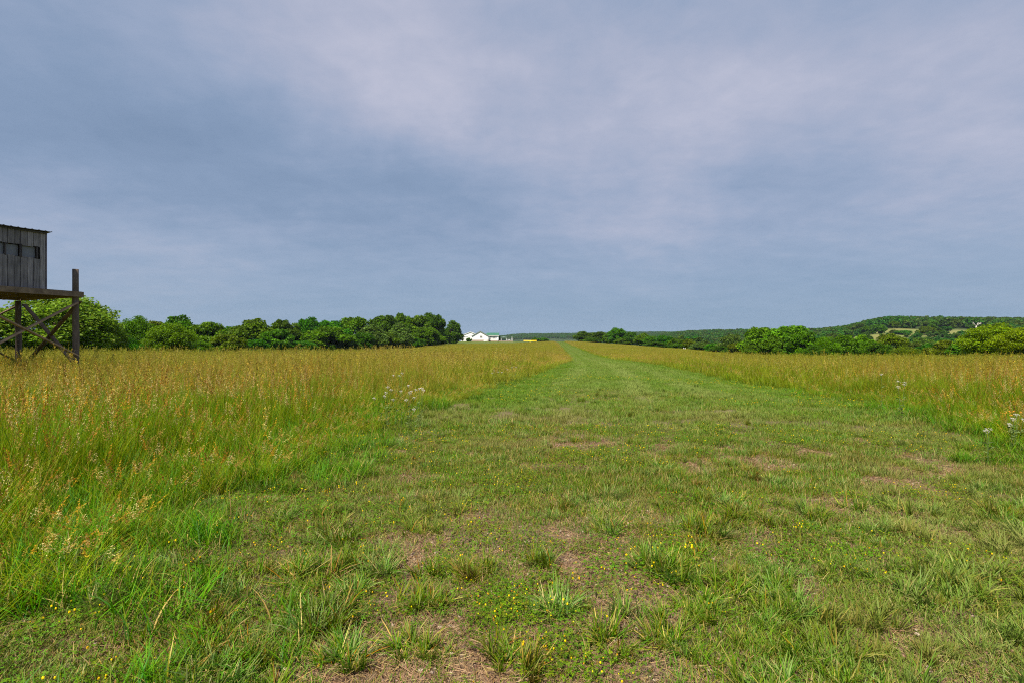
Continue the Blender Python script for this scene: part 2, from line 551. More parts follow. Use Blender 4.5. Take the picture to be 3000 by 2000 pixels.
def ground_mat():
    m, t, out = material('ground_soil_and_turf')
    geo = t.new('ShaderNodeNewGeometry')
    pos = geo.outputs['Position']
    zn = t.new('ShaderNodeAttribute', attribute_type='GEOMETRY', attribute_name='zone')
    sep = t.new('ShaderNodeSeparateXYZ'); t.l.new(zn.outputs['Vector'], sep.inputs[0])
    lane, field, pasture = sep.outputs
    st = t.new('ShaderNodeAttribute', attribute_type='GEOMETRY', attribute_name='stripe')
    # soil with dry thatch
    n1 = t.noise(pos, 2.2, 6, 0.65); n2 = t.noise(pos, 38.0, 6, 0.75); n3 = t.noise(pos, 150.0, 3, 0.7)
    wv = t.new('ShaderNodeTexVoronoi', feature='DISTANCE_TO_EDGE')
    wv.inputs['Scale'].default_value = 120.0
    t.l.new(pos, wv.inputs['Vector'])
    soil = t.ramp(n2, [(0.25, (0.060, 0.038, 0.028)), (0.5, (0.15, 0.098, 0.072)), (0.75, (0.28, 0.20, 0.15))])
    soil = t.mix(t.math('MULTIPLY', t.math('GREATER_THAN', n3, 0.60), 0.5), soil, (0.32, 0.225, 0.14))
    soil = t.mix(t.math('MULTIPLY', t.math('LESS_THAN', wv.outputs['Distance'], 0.05), 0.35), soil, (0.30, 0.21, 0.13))
    # turf seen from afar
    n4 = t.noise(pos, 0.8, 5, 0.6); n5 = t.noise(pos, 9.0, 4, 0.7)
    turf = t.ramp(n5, [(0.3, (0.045, 0.085, 0.008)), (0.6, (0.075, 0.120, 0.012)), (0.8, (0.11, 0.14, 0.022))])
    turf = t.mix(t.math('MULTIPLY', t.math('SUBTRACT', n4, 0.45, clamp=True), 1.2, clamp=True), turf, (0.15, 0.13, 0.035))
    turf = t.mix(t.math('MULTIPLY', st.outputs['Fac'], 0.6), turf, (0.17, 0.20, 0.045))
    dist = t.new('ShaderNodeVectorMath', operation='LENGTH'); t.l.new(pos, dist.inputs[0])
    far = t.math('DIVIDE', t.math('SUBTRACT', dist.outputs['Value'], 5.0), 18.0, clamp=True)
    green = t.math('MULTIPLY', far, 0.9)
    green = t.math('MAXIMUM', green, t.math('MULTIPLY', t.math('GREATER_THAN', n1, 0.56), 0.35))
    near = t.mix(green, soil, turf)
    # tall grass field
    n6 = t.noise(pos, 0.05, 4, 0.6); n7 = t.noise(pos, 0.6, 4, 0.6)
    fld = t.ramp(n6, [(0.35, (0.17, 0.20, 0.010)), (0.5, (0.22, 0.20, 0.012)), (0.65, (0.27, 0.18, 0.018))])
    fld = t.mix(t.math('MULTIPLY', n7, 0.5), fld, (0.11, 0.14, 0.01))
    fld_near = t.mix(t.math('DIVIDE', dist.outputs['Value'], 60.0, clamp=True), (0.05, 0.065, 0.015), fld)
    past = t.ramp(t.noise(pos, 0.08, 4, 0.6), [(0.35, (0.11, 0.15, 0.035)), (0.65, (0.19, 0.17, 0.06))])
    wood = (0.03, 0.05, 0.014)
    c = t.mix(pasture, wood, past)
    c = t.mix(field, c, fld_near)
    c = t.mix(lane, c, near)
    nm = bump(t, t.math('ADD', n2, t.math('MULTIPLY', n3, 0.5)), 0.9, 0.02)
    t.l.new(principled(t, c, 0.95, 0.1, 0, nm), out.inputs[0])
    return m


M['ground'] = ground_mat()

# ------------------------------------------------------------------ ground: one sheet to the horizon
PASTURE = [(2575, 488, 80, 40), (2700, 575, 170, 60), (2610, 560, 120, 50), (2545, 520, 90, 45), (2790, 560, 55, 38), (2870, 590, 35, 30), (2640, 605, 60, 35)]   # px, depth, half width px, half depth


def pasture_mask(x, y):
    p = px_of(x, y); d = depth_of(x, y)
    k = np.zeros_like(p)
    for a, b, sa, sb in PASTURE:
        q = ((p - a) / sa) ** 2 + ((d - b) / sb) ** 2
        k = np.maximum(k, sstep(1.25, 0.85, q + (fbm(x * .05, y * .05, 31, 3) - .5) * .6))
    return k


def build_ground():
    fine = np.linspace(-52, 52, 330)
    coarse = np.linspace(52, 308, 90)[1:-1]
    az = np.radians(np.concatenate([fine, coarse]))
    rad = np.concatenate([[0.0], np.exp(np.linspace(math.log(0.25), math.log(5200), 330))])
    A, Rr = np.meshgrid(az, rad[1:], indexing='ij')
    X = Rr * np.sin(A); Y = Rr * np.cos(A)
    Z = height(X.ravel(), Y.ravel()).reshape(X.shape)
    na, nr = X.shape
    v = np.stack([X, Y, Z], -1).reshape(-1, 3)
    v = np.vstack([v, [[0, 0, hz(0, 0)]]])
    ii, jj = np.meshgrid(np.arange(na), np.arange(nr - 1), indexing='ij')
    i2 = (ii + 1) % na
    quads = np.stack([ii * nr + jj, ii * nr + jj + 1, i2 * nr + jj + 1, i2 * nr + jj], -1).reshape(-1, 4)
    i0 = np.arange(na)
    tris = np.stack([np.full(na, na * nr), i0 * nr, ((i0 + 1) % na) * nr], -1)
    me = mesh_from('ground', v, [quads, tris], smooth=True)
    x, y = v[:, 0], v[:, 1]
    lane = sstep(-0.25, 0.25, lane_dist(x, y)) * (y < 460)
    lane = np.maximum(lane, (np.hypot(x, y) < 3) * (lane_dist(x, y) > -.2))
    p = px_of(x, y)
    lawn = (p > 1255) & (p < 1640) & (y > 296) & (y < 470)
    lane = np.maximum(lane, lawn * 1.0)
    field = field_mask(x, y) | ((y < 40) & (np.hypot(x, y) < 60))
    zone = np.zeros((len(v), 3), np.float32)
    zone[:, 0] = lane; zone[:, 1] = field; zone[:, 2] = pasture_mask(x, y)
    at_ = me.attributes.new('zone', 'FLOAT_VECTOR', 'POINT'); at_.data.foreach_set('vector', zone.ravel())
    s = me.attributes.new('stripe', 'FLOAT', 'POINT'); s.data.foreach_set('value', stripe(x, y).astype(np.float32))
    o = link('ground', me, M['ground'])
    tag(o, kind='structure')


def stripe(x, y):
    """paler wheel tracks pressed along the lane"""
    l, r = lane_edges(y)
    u = (x - l) / np.maximum(r - l, 0.1)
    s = sum(np.exp(-((u - c) / wd) ** 2) * a for c, wd, a in ((0.22, .055, .8), (0.48, .06, 1.0), (0.67, .055, .8), (0.83, .04, .5), (0.35, .03, .5)))
    return np.clip(s * (0.55 + 0.9 * fbm(x * .3, y * .12, 12, 3)), 0, 1) * sstep(8, 18, y)


build_ground()

# ------------------------------------------------------------------ grass ribbons


def ribbons(g, base, az, tilt, bend, length, width, segs, c0, c1, tip=0.06, pw=2.0):
    n = len(az)
    base = np.broadcast_to(np.asarray(base, float), (n, 3))
    t = np.linspace(0, 1, segs + 1)
    ang = tilt[:, None] + bend[:, None] * (t[None, :] ** 1.3)
    mid = (ang[:, 1:] + ang[:, :-1]) / 2
    step = (length / segs)[:, None]
    hx = np.concatenate([np.zeros((n, 1)), np.cumsum(np.sin(mid) * step, 1)], 1)
    hzv = np.concatenate([np.zeros((n, 1)), np.cumsum(np.cos(mid) * step, 1)], 1)
    dirx, diry = np.cos(az)[:, None], np.sin(az)[:, None]
    cx = base[:, 0:1] + hx * dirx; cy = base[:, 1:2] + hx * diry; cz = base[:, 2:3] + hzv
    prof = np.maximum(1 - t ** pw, tip) * (0.75 + 0.25 * np.minimum(t * 4, 1))
    roll = rng.uniform(-0.6, 0.6, n)[:, None]
    w = width[:, None] * prof[None, :] / 2
    sx = -np.sin(az)[:, None] * np.cos(roll) * w; sy = np.cos(az)[:, None] * np.cos(roll) * w; sz = np.sin(roll) * w
    L = np.stack([cx - sx, cy - sy, cz - sz], -1); Rv = np.stack([cx + sx, cy + sy, cz + sz], -1)
    v = np.stack([L, Rv], 2).reshape(n, -1, 3)
    k = np.arange(segs)
    q = np.stack([2 * k, 2 * k + 1, 2 * k + 3, 2 * k + 2], -1)
    f = (q[None] + (np.arange(n) * 2 * (segs + 1))[:, None, None]).reshape(-1, 4)
    c0 = np.broadcast_to(c0, (n, 3)); c1 = np.broadcast_to(c1, (n, 3))
    tt = np.repeat(t, 2)[None, :, None]
    col = c0[:, None] * (1 - tt) + c1[:, None] * tt
    g.add(v.reshape(-1, 3), f, col.reshape(-1, 3))
    return np.stack([cx, cy, cz], -1), ang


def pick_cols(n, table):
    """table: [(weight, rgb)...] with some jitter"""
    w = np.array([a for a, _ in table], float); w /= w.sum()
    c = np.array([b for _, b in table], float)
    k = rng.choice(len(table), n, p=w)
    return c[k] * rng.uniform(0.75, 1.25, (n, 1)) * rng.uniform(0.92, 1.08, (n, 3))


def disc(n, r):
    a = rng.uniform(0, 2 * np.pi, n); q = r * np.sqrt(rng.random(n))
    return np.stack([q * np.cos(a), q * np.sin(a), np.zeros(n)], -1)


GREEN = [(4, (0.085, 0.165, 0.018)), (4, (0.115, 0.180, 0.020)), (2, (0.065, 0.125, 0.028)), (1.8, (0.18, 0.19, 0.04)), (1.6, (0.38, 0.29, 0.13)), (0.6, (0.26, 0.14, 0.05))]
BLUEGREEN = [(4, (0.115, 0.205, 0.060)), (3, (0.085, 0.170, 0.040)), (3, (0.140, 0.215, 0.055)), (2, (0.19, 0.25, 0.11)), (1.5, (0.42, 0.33, 0.18))]
OLIVE = [(3, (0.13, 0.15, 0.022)), (3, (0.09, 0.14, 0.016)), (2, (0.19, 0.13, 0.05)), (2, (0.28, 0.19, 0.09))]
FRESH = [(4, (0.085, 0.19, 0.020)), (3, (0.12, 0.20, 0.025)), (1, (0.20, 0.19, 0.06))]
TIPCUT = np.array((0.36, 0.30, 0.17))


def proto_tuft(kind):
    g = Geo()
    n = int(rng.integers(130, 190))
    table = {0: BLUEGREEN, 1: GREEN, 2: OLIVE}[kind]
    # a tussock is several shoots grown together, mown to an uneven height
    k = int(rng.integers(5, 9))
    sh = disc(k, 0.085) * np.array((1, .8, 1))
    si = rng.integers(0, k, n)
    b = sh[si] + disc(n, 0.022)
    saz = np.arctan2(sh[:, 1], sh[:, 0]) + rng.normal(0, .5, k)
    az = saz[si] + rng.normal(0, 1.0, n)
    stl = rng.uniform(.15, .75, k)
    tilt = np.abs(stl[si] + rng.normal(0, .28, n))
    length = rng.uniform(0.05, 0.145, n) * rng.uniform(.75, 1.2, k)[si]
    c0 = pick_cols(n, table) * rng.uniform(.85, 1.15, (k, 1))[si]
    cut = rng.random(n) < 0.4
    c1 = np.where(cut[:, None], c0 * 0.6 + TIPCUT * 0.4, c0 * 1.1)
    ribbons(g, b, az, tilt, rng.uniform(0.0, 0.9, n), length, rng.uniform(0.0028, 0.0066, n), 3, c0 * 0.95, c1, tip=0.25, pw=3.0)
    # dead blades lying out at the foot
    m = 26
    az = rng.uniform(0, 6.28, m)
    ribbons(g, disc(m, 0.11), az, rng.uniform(1.0, 1.5, m), rng.uniform(-.1, 0.2, m), rng.uniform(0.04, 0.12, m), rng.uniform(0.002, 0.0042, m), 2,
            pick_cols(m, [(3, (0.36, 0.27, 0.15)), (1, (0.20, 0.13, 0.07))]), pick_cols(m, [(1, (0.40, 0.32, 0.20))]), tip=0.2)
    return g.mesh('tuft', True)


def proto_sward(table, hi=0.07, n=130, r=0.16, w=(0.0024, 0.0052)):
    g = Geo()
    b = disc(n, r)
    c0 = pick_cols(n, table)
    ribbons(g, b, rng.uniform(0, 6.28, n), rng.uniform(0.05, 0.7, n), rng.uniform(0, 0.8, n), rng.uniform(0.025, hi, n),
            rng.uniform(*w, n), 2, c0, np.where(rng.random((n, 1)) < .3, c0 * .5 + TIPCUT * .5, c0), tip=0.3, pw=3)
    return g.mesh('sward', True)


def leaflets(g, c, r, col):
    """three rounded leaflets round each centre c"""
    n = len(c)
    a0 = rng.uniform(0, 6.28, n)
    nrm_t = rng.uniform(-0.45, 0.45, (n, 2))
    for k in range(3):
        a = a0 + k * 2.094 + rng.normal(0, .12, n)
        u = np.stack([np.cos(a), np.sin(a)], -1); w = np.stack([-np.sin(a), np.cos(a)], -1)
        prof = [(0.05, 0.0), (0.55, 0.42), (1.05, 0.30), (1.12, 0.0), (1.05, -0.30), (0.55, -0.42)]
        vs = []
        for p, q in prof:
            xy = (u * p + w * q) * r[:, None]
            z = (xy * nrm_t).sum(1) + 0.12 * abs(q) * r
            vs.append(np.concatenate([c[:, :2] + xy, (c[:, 2] + z)[:, None]], 1))
        v = np.stack(vs, 1).reshape(-1, 3)
        f = np.arange(n * 6).reshape(n, 6)
        g.add(v, f, np.repeat(col, 6, 0))


OCT = np.array([[1, 0, 0], [0, 1, 0], [-1, 0, 0], [0, -1, 0], [0, 0, 1], [0, 0, -1]], float)
OCTF = np.array([[0, 1, 4], [1, 2, 4], [2, 3, 4], [3, 0, 4], [1, 0, 5], [2, 1, 5], [3, 2, 5], [0, 3, 5]])
_ph = []
for _i in range(5):
    for _j in range(8):
        _th = np.pi * (_i + 0.5) / 5
        _ph.append((np.sin(_th) * np.cos(_j * 0.785 + _i * .4), np.sin(_th) * np.sin(_j * 0.785 + _i * .4), np.cos(_th)))
BEAD = np.array(_ph)
BEADF = np.array([[i * 8 + j, i * 8 + (j + 1) % 8, (i + 1) * 8 + (j + 1) % 8, (i + 1) * 8 + j] for i in range(4) for j in range(8)])


def proto_clover(n, heads, r=0.16, fresh=False):
    g = Geo()
    c = disc(n, r)
    c[:, 2] = rng.uniform(0.010, 0.055, n)
    table = [(3, (0.085, 0.165, 0.026)), (3, (0.11, 0.18, 0.03)), (2, (0.15, 0.20, 0.03)), (1, (0.18, 0.14, 0.05))] if not fresh else \
        [(3, (0.085, 0.185, 0.022)), (3, (0.10, 0.20, 0.025))]
    leaflets(g, c, rng.uniform(0.005, 0.0095, n), pick_cols(n, table))
    # stems
    m = n // 2
    ribbons(g, disc(m, r), rng.uniform(0, 6.28, m), rng.uniform(0.3, 1.3, m), rng.uniform(-.3, .5, m), rng.uniform(0.03, 0.09, m), np.full(m, 0.0016), 2,
            pick_cols(m, [(2, (0.13, 0.12, 0.04)), (1, (0.10, 0.14, 0.03))]), pick_cols(m, [(1, (0.11, 0.15, 0.03))]), tip=.6)
    if heads:
        hc = disc(heads, r); hc[:, 2] = rng.uniform(0.045, 0.085, heads)
        for p in hc:
            s = rng.uniform(0.0024, 0.0048)
            col = np.array((0.85, 0.62, 0.02)) if rng.random() < .7 else np.array((0.62, 0.60, 0.05))
            if rng.random() < .10: col = np.array((0.62, 0.36, 0.05))
            jit = BEAD * (1 + rng.normal(0, .13, (40, 1)))
            g.add(p + jit * s * np.array((1, 1, 1.15)), BEADF, np.tile(col, (40, 1)) * rng.uniform(.75, 1.2, (40, 1)))
    return g.mesh('clover')


def proto_straw(n=90, r=0.2):
    g = Geo()
    b = disc(n, r); b[:, 2] = rng.uniform(0.002, 0.012, n)
    ribbons(g, b, rng.uniform(0, 6.28, n), rng.uniform(1.35, 1.62, n), rng.uniform(-.15, .25, n), rng.uniform(0.015, 0.085, n), rng.uniform(0.001, 0.0026, n), 2,
            pick_cols(n, [(3, (0.33, 0.24, 0.15)), (3, (0.22, 0.15, 0.10)), (1, (0.45, 0.36, 0.24)), (2, (0.13, 0.085, 0.06))]),
            pick_cols(n, [(1, (0.34, 0.25, 0.16))]), tip=.5)
    for _ in range(26):
        p = disc(1, r)[0]; q = rng.uniform(.0025, .010)
        c_ = np.array((0.17, 0.115, 0.085)) * rng.uniform(.6, 1.5)
        if rng.random() < .12: c_ = np.array((0.33, 0.27, 0.22))
        v = BEAD * (1 + rng.normal(0, .22, (40, 1))) * q * rng.uniform(.6, 1.3, 3)
        g.add(v + p + (0, 0, q * .25), BEADF, np.tile(c_, (40, 1)))
    return g.mesh('straw')


def diamonds(g, c, ax, size_l, size_w, col):
    """leaf-shaped quads: centre c, long axis ax (unit), random roll"""
    n = len(c)
    ref = rng.normal(0, 1, (n, 3))
    s = np.cross(ax, ref); s /= np.linalg.norm(s, axis=1, keepdims=True) + 1e-9
    l = ax * size_l[:, None] / 2; s = s * size_w[:, None] / 2
    v = np.stack([c - l, c + s - l * .1, c + l, c - s - l * .1], 1).reshape(-1, 3)
    g.add(v, np.arange(n * 4).reshape(n, 4), np.repeat(col, 4, 0))


TAN = [(4, (0.46, 0.335, 0.155)), (3, (0.39, 0.255, 0.095)), (2.5, (0.50, 0.41, 0.235)), (3.2, (0.20, 0.115, 0.055)), (2, (0.30, 0.28, 0.085))]
STEMC = [(4, (0.17, 0.26, 0.025)), (3, (0.23, 0.28, 0.04)), (3, (0.11, 0.21, 0.025)), (.7, (0.42, 0.33, 0.13))]
LEAFC = [(4, (0.145, 0.225, 0.016)), (4, (0.195, 0.25, 0.018)), (2, (0.07, 0.17, 0.025)), (.8, (0.30, 0.25, 0.08)), (1, (0.11, 0.20, 0.05))]


def proto_tall(ns, nl, r, lw, sw, spik, ssz, segs=4, hmin=0.90, hmax=1.12):
    g = Geo()
    c0 = pick_cols(nl, LEAFC)
    ribbons(g, disc(nl, r), rng.uniform(0, 6.28, nl), rng.uniform(0.02, 0.28, nl), rng.uniform(0.05, 0.95, nl), rng.uniform(0.30, 0.95, nl),
            rng.uniform(.7, 1.3, nl) * lw, max(2, segs - 1), c0, c0 * 1.1, tip=.1)
    if ns == 0:
        return g.mesh('tall', True)
    lean = rng.uniform(0, 6.28)
    az = np.where(rng.random(ns) < .55, rng.normal(0.2, 0.9, ns), rng.uniform(0, 6.28, ns))
    L = rng.uniform(hmin, hmax, ns)
    sc = pick_cols(ns, STEMC)
    path, ang = ribbons(g, disc(ns, r), az, rng.uniform(0.0, 0.16, ns), rng.uniform(0.03, 0.55, ns), L, rng.uniform(.8, 1.2, ns) * sw, segs, sc, sc * .75 + np.array((.36, .28, .08)) * .25, tip=.5)
    pc = pick_cols(ns, TAN) * rng.uniform(.65, 1.25, (ns, 1))
    openp = rng.uniform(0.3, 1.5, ns)
    for k in range(spik):
        u = 1.0 - rng.uniform(0, 0.27, ns)
        s = u * segs; i = np.minimum(s.astype(int), segs - 1); fr = s - i
        a = path[np.arange(ns), i]; b = path[np.arange(ns), i + 1]
        p = a + (b - a) * fr[:, None]
        d = (b - a); d /= np.linalg.norm(d, axis=1, keepdims=True)
        off = rng.normal(0, 1, (ns, 3)) * (openp * (0.5 + (1 - u) * 4) * ssz * .7)[:, None]
        ax = d + rng.normal(0, .45, (ns, 3)); ax /= np.linalg.norm(ax, axis=1, keepdims=True)
        diamonds(g, p + off, ax, rng.uniform(.7, 1.4, ns) * ssz * 1.6, rng.uniform(.7, 1.3, ns) * ssz * .42, pc * rng.uniform(.7, 1.3, (ns, 1)))
    return g.mesh('tall', True)


def stuff(name, meshes, pts, rot, scl, idx, mat, tint=None, label=None):
    """ONE object of uncountable growth: a cloud of points carrying the clump meshes by geometry nodes"""
    me = bpy.data.meshes.new(name)
    n = len(pts)
    me.vertices.add(n)
    me.vertices.foreach_set('co', np.ascontiguousarray(pts, np.float32).ravel())
    for nm, typ, key, val in (('rot', 'FLOAT_VECTOR', 'vector', rot), ('scl', 'FLOAT_VECTOR', 'vector', scl),
                              ('tint', 'FLOAT_VECTOR', 'vector', np.zeros((n, 3)) if tint is None else tint)):
        a = me.attributes.new(nm, typ, 'POINT'); a.data.foreach_set(key, np.ascontiguousarray(val, np.float32).ravel())
    a = me.attributes.new('idx', 'INT', 'POINT'); a.data.foreach_set('value', np.ascontiguousarray(idx, np.int32))
    o = link(name, me)
    tree = bpy.data.node_groups.new(name + '_nodes', 'GeometryNodeTree')
    tree.interface.new_socket('Geometry', in_out='INPUT', socket_type='NodeSocketGeometry')
    tree.interface.new_socket('Geometry', in_out='OUTPUT', socket_type='NodeSocketGeometry')
    t = NT(tree)
    gi = t.new('NodeGroupInput'); go = t.new('NodeGroupOutput')
    join = t.new('GeometryNodeJoinGeometry')
    for m_ in meshes:
        m_.materials.clear(); m_.materials.append(mat)
        po = bpy.data.objects.new(name + '_clump', m_)
        info = t.new('GeometryNodeObjectInfo'); info.inputs['Object'].default_value = po
        info.inputs['As Instance'].default_value = False
        g2i = t.new('GeometryNodeGeometryToInstance')
        t.l.new(info.outputs['Geometry'], g2i.inputs[0]); t.l.new(g2i.outputs[0], join.inputs[0])
    iop = t.new('GeometryNodeInstanceOnPoints')
    t.l.new(gi.outputs[0], iop.inputs['Points']); t.l.new(join.outputs[0], iop.inputs['Instance'])
    iop.inputs['Pick Instance'].default_value = True

    def na(nm, dt):
        q = t.new('GeometryNodeInputNamedAttribute', data_type=dt); q.inputs['Name'].default_value = nm
        return q.outputs['Attribute']
    t.l.new(na('idx', 'INT'), iop.inputs['Instance Index'])
    t.l.new(na('rot', 'FLOAT_VECTOR'), iop.inputs['Rotation'])
    t.l.new(na('scl', 'FLOAT_VECTOR'), iop.inputs['Scale'])
    t.l.new(iop.outputs[0], go.inputs[0])
    md = o.modifiers.new('scatter', 'NODES'); md.node_group = tree
    tag(o, label, name.replace('_', ' '), kind='stuff')
    return o


def scatter(d0, d1, density, slope=1.08, pad=2.0):
    """random points of the wedge in front of the camera, even density per square metre"""
    area = slope * (d1 * d1 - d0 * d0) + 2 * pad * (d1 - d0)
    n = int(area * density)
    d = np.linspace(d0, d1, 400); w = slope * d + pad
    cdf = np.concatenate([[0], np.cumsum((w[1:] + w[:-1]) / 2)]); cdf /= cdf[-1]
    y = np.interp(rng.random(n), cdf, d)
    x = rng.uniform(-1, 1, n) * (slope * y + pad)
    return x, y


def lay(x, y, lo, hi, nvar, tilt=0.08, zs=None, sink=0.0):
    n = len(x)
    pts = np.stack([x, y, height(x, y) - sink], -1)
    rot = np.stack([rng.normal(0, tilt, n), rng.normal(0, tilt, n), rng.uniform(0, 6.283, n)], -1)
    s = rng.uniform(lo, hi, n)
    scl = np.stack([s, s, s if zs is None else s * zs], -1)
    return pts, rot, scl, rng.integers(0, nvar, n)


def cat(*a):
    return [np.concatenate(z) for z in zip(*a)]


def bare(x, y):
    """0..1: bare soil showing"""
    b = .62 * fbm(x * 1.3 + 3, y * 1.3, 41, 4) + .38 * fbm(x * 6, y * 6, 43, 3)
    b = b + 0.30 * np.exp(-((x - 0.05) / 1.0) ** 2 - ((y - 2.4) / 0.9) ** 2) + .05 * sstep(1.5, -.5, x) * sstep(5, 3.2, y) - 0.10 * sstep(0.7, 1.7, x) * sstep(5, 3, y) - .13 * sstep(-.7, -1.5, x) * sstep(6, 4, y)
    b = b - 0.05 * np.exp(-((x - .3) / 1.2) ** 2 - ((y - 4.6) / 1.0) ** 2)
    return sstep(0.545, 0.60, b + .055 * track(x, y)) * sstep(26, 12, y)


def track(x, y):
    """the two worn wheel tracks of the lane"""
    a = np.interp(y, [0, 2.8, 5.6, 8, 15, 30], [-.5, -.4, -.15, .75, 1.9, 5.0])
    b = np.interp(y, [0, 4, 8, 12, 20, 30], [1.9, 2.0, 2.4, 3.0, 4.6, 7.0])
    return np.maximum(np.exp(-((x - a) / .32) ** 2), np.exp(-((x - b) / .36) ** 2))


# ---- the mown lane
def build_lawn():
    tufts = [proto_tuft(k) for k in (0, 0, 0, 0, 0, 0, 1, 1, 1, 1, 1, 2)]
    sw = [proto_sward(GREEN), proto_sward(GREEN, .09), proto_sward(OLIVE, .06), proto_sward(OLIVE, .05), proto_sward(FRESH, .07), proto_sward(BLUEGREEN, .09)]
    sw_far = [proto_sward(GREEN, .08, 170, .45, (.006, .012)), proto_sward(FRESH, .08, 170, .45, (.006, .012)), proto_sward(OLIVE, .07, 170, .45, (.006, .012))]

    def dry(x, y):
        return np.clip((fbm(x * .8, y * .8, 51, 4) - .52) * 2.2 + .32 * track(x, y) * sstep(3, 6, y), 0, .65)

    def yel(x, y):
        return np.clip(sstep(6, 18, y) * .85 + (fbm(x * .35, y * .35, 61, 3) - .55) * 1.2, 0, .75)

    def tints(x, y):
        return np.stack([np.clip(dry(x, y), 0, .8), yel(x, y) * .8, np.clip(.85 * stripe(x, y), 0, .9)], -1)

    # tussocks
    x, y = scatter(0.6, 9, 30)
    ld = lane_dist(x, y)
    clump = fbm(x * 1.6, y * 1.6, 71, 3) + 0.16 * sstep(0.4, 1.6, x) * sstep(5.5, 3, y) - 0.10 * sstep(-0.8, -2.0, x) * sstep(6, 3, y)
    k = (ld > -0.6) & (clump > 0.43 + 0.22 * bare(x, y) + 0.16 * np.exp(-((x - 0.05) / 0.8) ** 2 - ((y - 2.4) / 0.9) ** 2) + .04 * sstep(4, 7, y)) & (rng.random(len(x)) < 0.9)
    A = lay(x[k], y[k], .7, 1.55, len(tufts), .1, zs=rng.uniform(.5, .95, k.sum()))
    A[2][:] *= np.interp(y[k], [3.5, 6], [1, .75])[:, None]
    tA = tints(x[k], y[k])
    # a few isolated tussocks standing on the bare soil
    iso = np.array([(-.42, 2.42), (.02, 2.36), (-1.05, 2.75), (-.95, 3.05), (-.55, 2.95), (.35, 2.85), (-1.5, 2.5), (.75, 2.5), (1.1, 2.9), (-.25, 3.3), (.25, 3.5), (-.75, 2.40), (-1.25, 2.38)])
    e = np.repeat(iso, 3, 0) + rng.normal(0, .05, (len(iso) * 3, 2))
    B = lay(e[:, 0], e[:, 1], .8, 1.4, len(tufts), .12, zs=np.full(len(e), .75))
    tB = tints(e[:, 0], e[:, 1]) * .4
    x, y = scatter(9, 18, 5)
    k = (lane_dist(x, y) > -0.6) & (fbm(x * 1.2, y * 1.2, 71, 3) > .50)
    Cc = lay(x[k], y[k], .7, 1.2, len(tufts), .1)
    tC = tints(x[k], y[k])
    P, Ro, S, I = cat(A, B, Cc)
    stuff('tussock_grass', tufts, P, Ro, S, I, M['grass'], np.concatenate([tA, tB, tC]), 'coarse blue-green grass tussocks growing over the mown track')
    # short sward
    x, y = scatter(0.5, 8, 112)
    keep = rng.random(len(x)) < np.where(bare(x, y) > .5, .16, 1.0)
    k = (lane_dist(x, y) > -1.2) & keep
    A = lay(x[k], y[k], .7, 1.3, len(sw), .06, zs=np.where(y[k] < 5, .7, 1.0)); tA = tints(x[k], y[k])
    x, y = scatter(8, 28, 34)
    keep = rng.random(len(x)) < np.where(bare(x, y) > .5, .25, 1.0)
    k = (lane_dist(x, y) > -1.0) & keep
    B = lay(x[k], y[k], 1.1, 1.8, len(sw), .06, zs=.85); tB = tints(x[k], y[k])
    P, Ro, S, I = cat(A, B)
    stuff('short_grass', sw, P, Ro, S, I, M['grass'], np.concatenate([tA, tB]), 'short mown grass covering the track')
    x, y = scatter(24, 150, 3.5, .5, 2)
    x2, y2 = scatter(150, 425, 2.2, .13, 3)
    x, y = np.concatenate([x, x2]), np.concatenate([y, y2])
    k = lane_dist(x, y) > -.3
    A = lay(x[k], y[k], .9, 1.5, 3, .05); tA = tints(x[k], y[k])
    stuff('distant_mown_grass', sw_far, *A, M['grass'], tA, 'mown green lane running away to the crest')
    # trefoil with yellow heads
    cl = [proto_clover(70, 1), proto_clover(80, 3), proto_clover(60, 0), proto_clover(80, 6), proto_clover(90, 0, fresh=True), proto_clover(90, 1, fresh=True)]
    x, y = scatter(0.6, 9, 26)
    pc = fbm(x * .9 + 7, y * .9, 81, 3) + .13 * sstep(.6, -1.2, x) - .06 * sstep(.8, 2, x) * sstep(5, 3, y)
    k = (lane_dist(x, y) > -2.0) & (pc > .50 + .12 * np.exp(-((x - 0.05) / 0.8) ** 2 - ((y - 2.4) / 0.7) ** 2))
    A = lay(x[k], y[k], .8, 1.35, len(cl), .05)
    ff = fbm(x[k] * .7, y[k] * .7, 83, 2)
    A[3][:] = np.where(ff > .58, rng.integers(4, 6, len(ff)), rng.integers(0, 4, len(ff)))
    x, y = scatter(9, 22, 14)
    k = (lane_dist(x, y) > -1.5) & (fbm(x * .5 + 7, y * .5, 85, 3) > .54)
    B = lay(x[k], y[k], 1.1, 1.7, 4, .05)
    e = np.array([(-.12, 2.95), (.05, 2.78), (-.02, 2.9), (.12, 3.0), (-.1, 2.75), (.15, 2.4), (.22, 2.45)])
    e = np.repeat(e, 4, 0) + rng.normal(0, .06, (28, 2))
    Cc = lay(e[:, 0], e[:, 1], .9, 1.3, 2, .05); Cc[3][:] += 4
    P, Ro, S, I = cat(A, B, Cc)
    stuff('yellow_clover', cl, P, Ro, S, I, M['clover'], None, 'low clover with small yellow flower heads')
    st = [proto_straw() for _ in range(4)]
    x, y = scatter(0.5, 8, 26)
    k = lane_dist(x, y) > -1
    x, y = x[k], y[k]
    x2, y2 = scatter(0.5, 8, 40)
    k = (lane_dist(x2, y2) > -.5) & (bare(x2, y2) > .3)
    x, y = np.concatenate([x, x2[k]]), np.concatenate([y, y2[k]])
    A = lay(x, y, .7, 1.3, 4, .02, sink=-.002)
    stuff('dry_thatch', st, *A, M['straw'], None, 'dry straw thatch lying on the bare soil')


build_lawn()


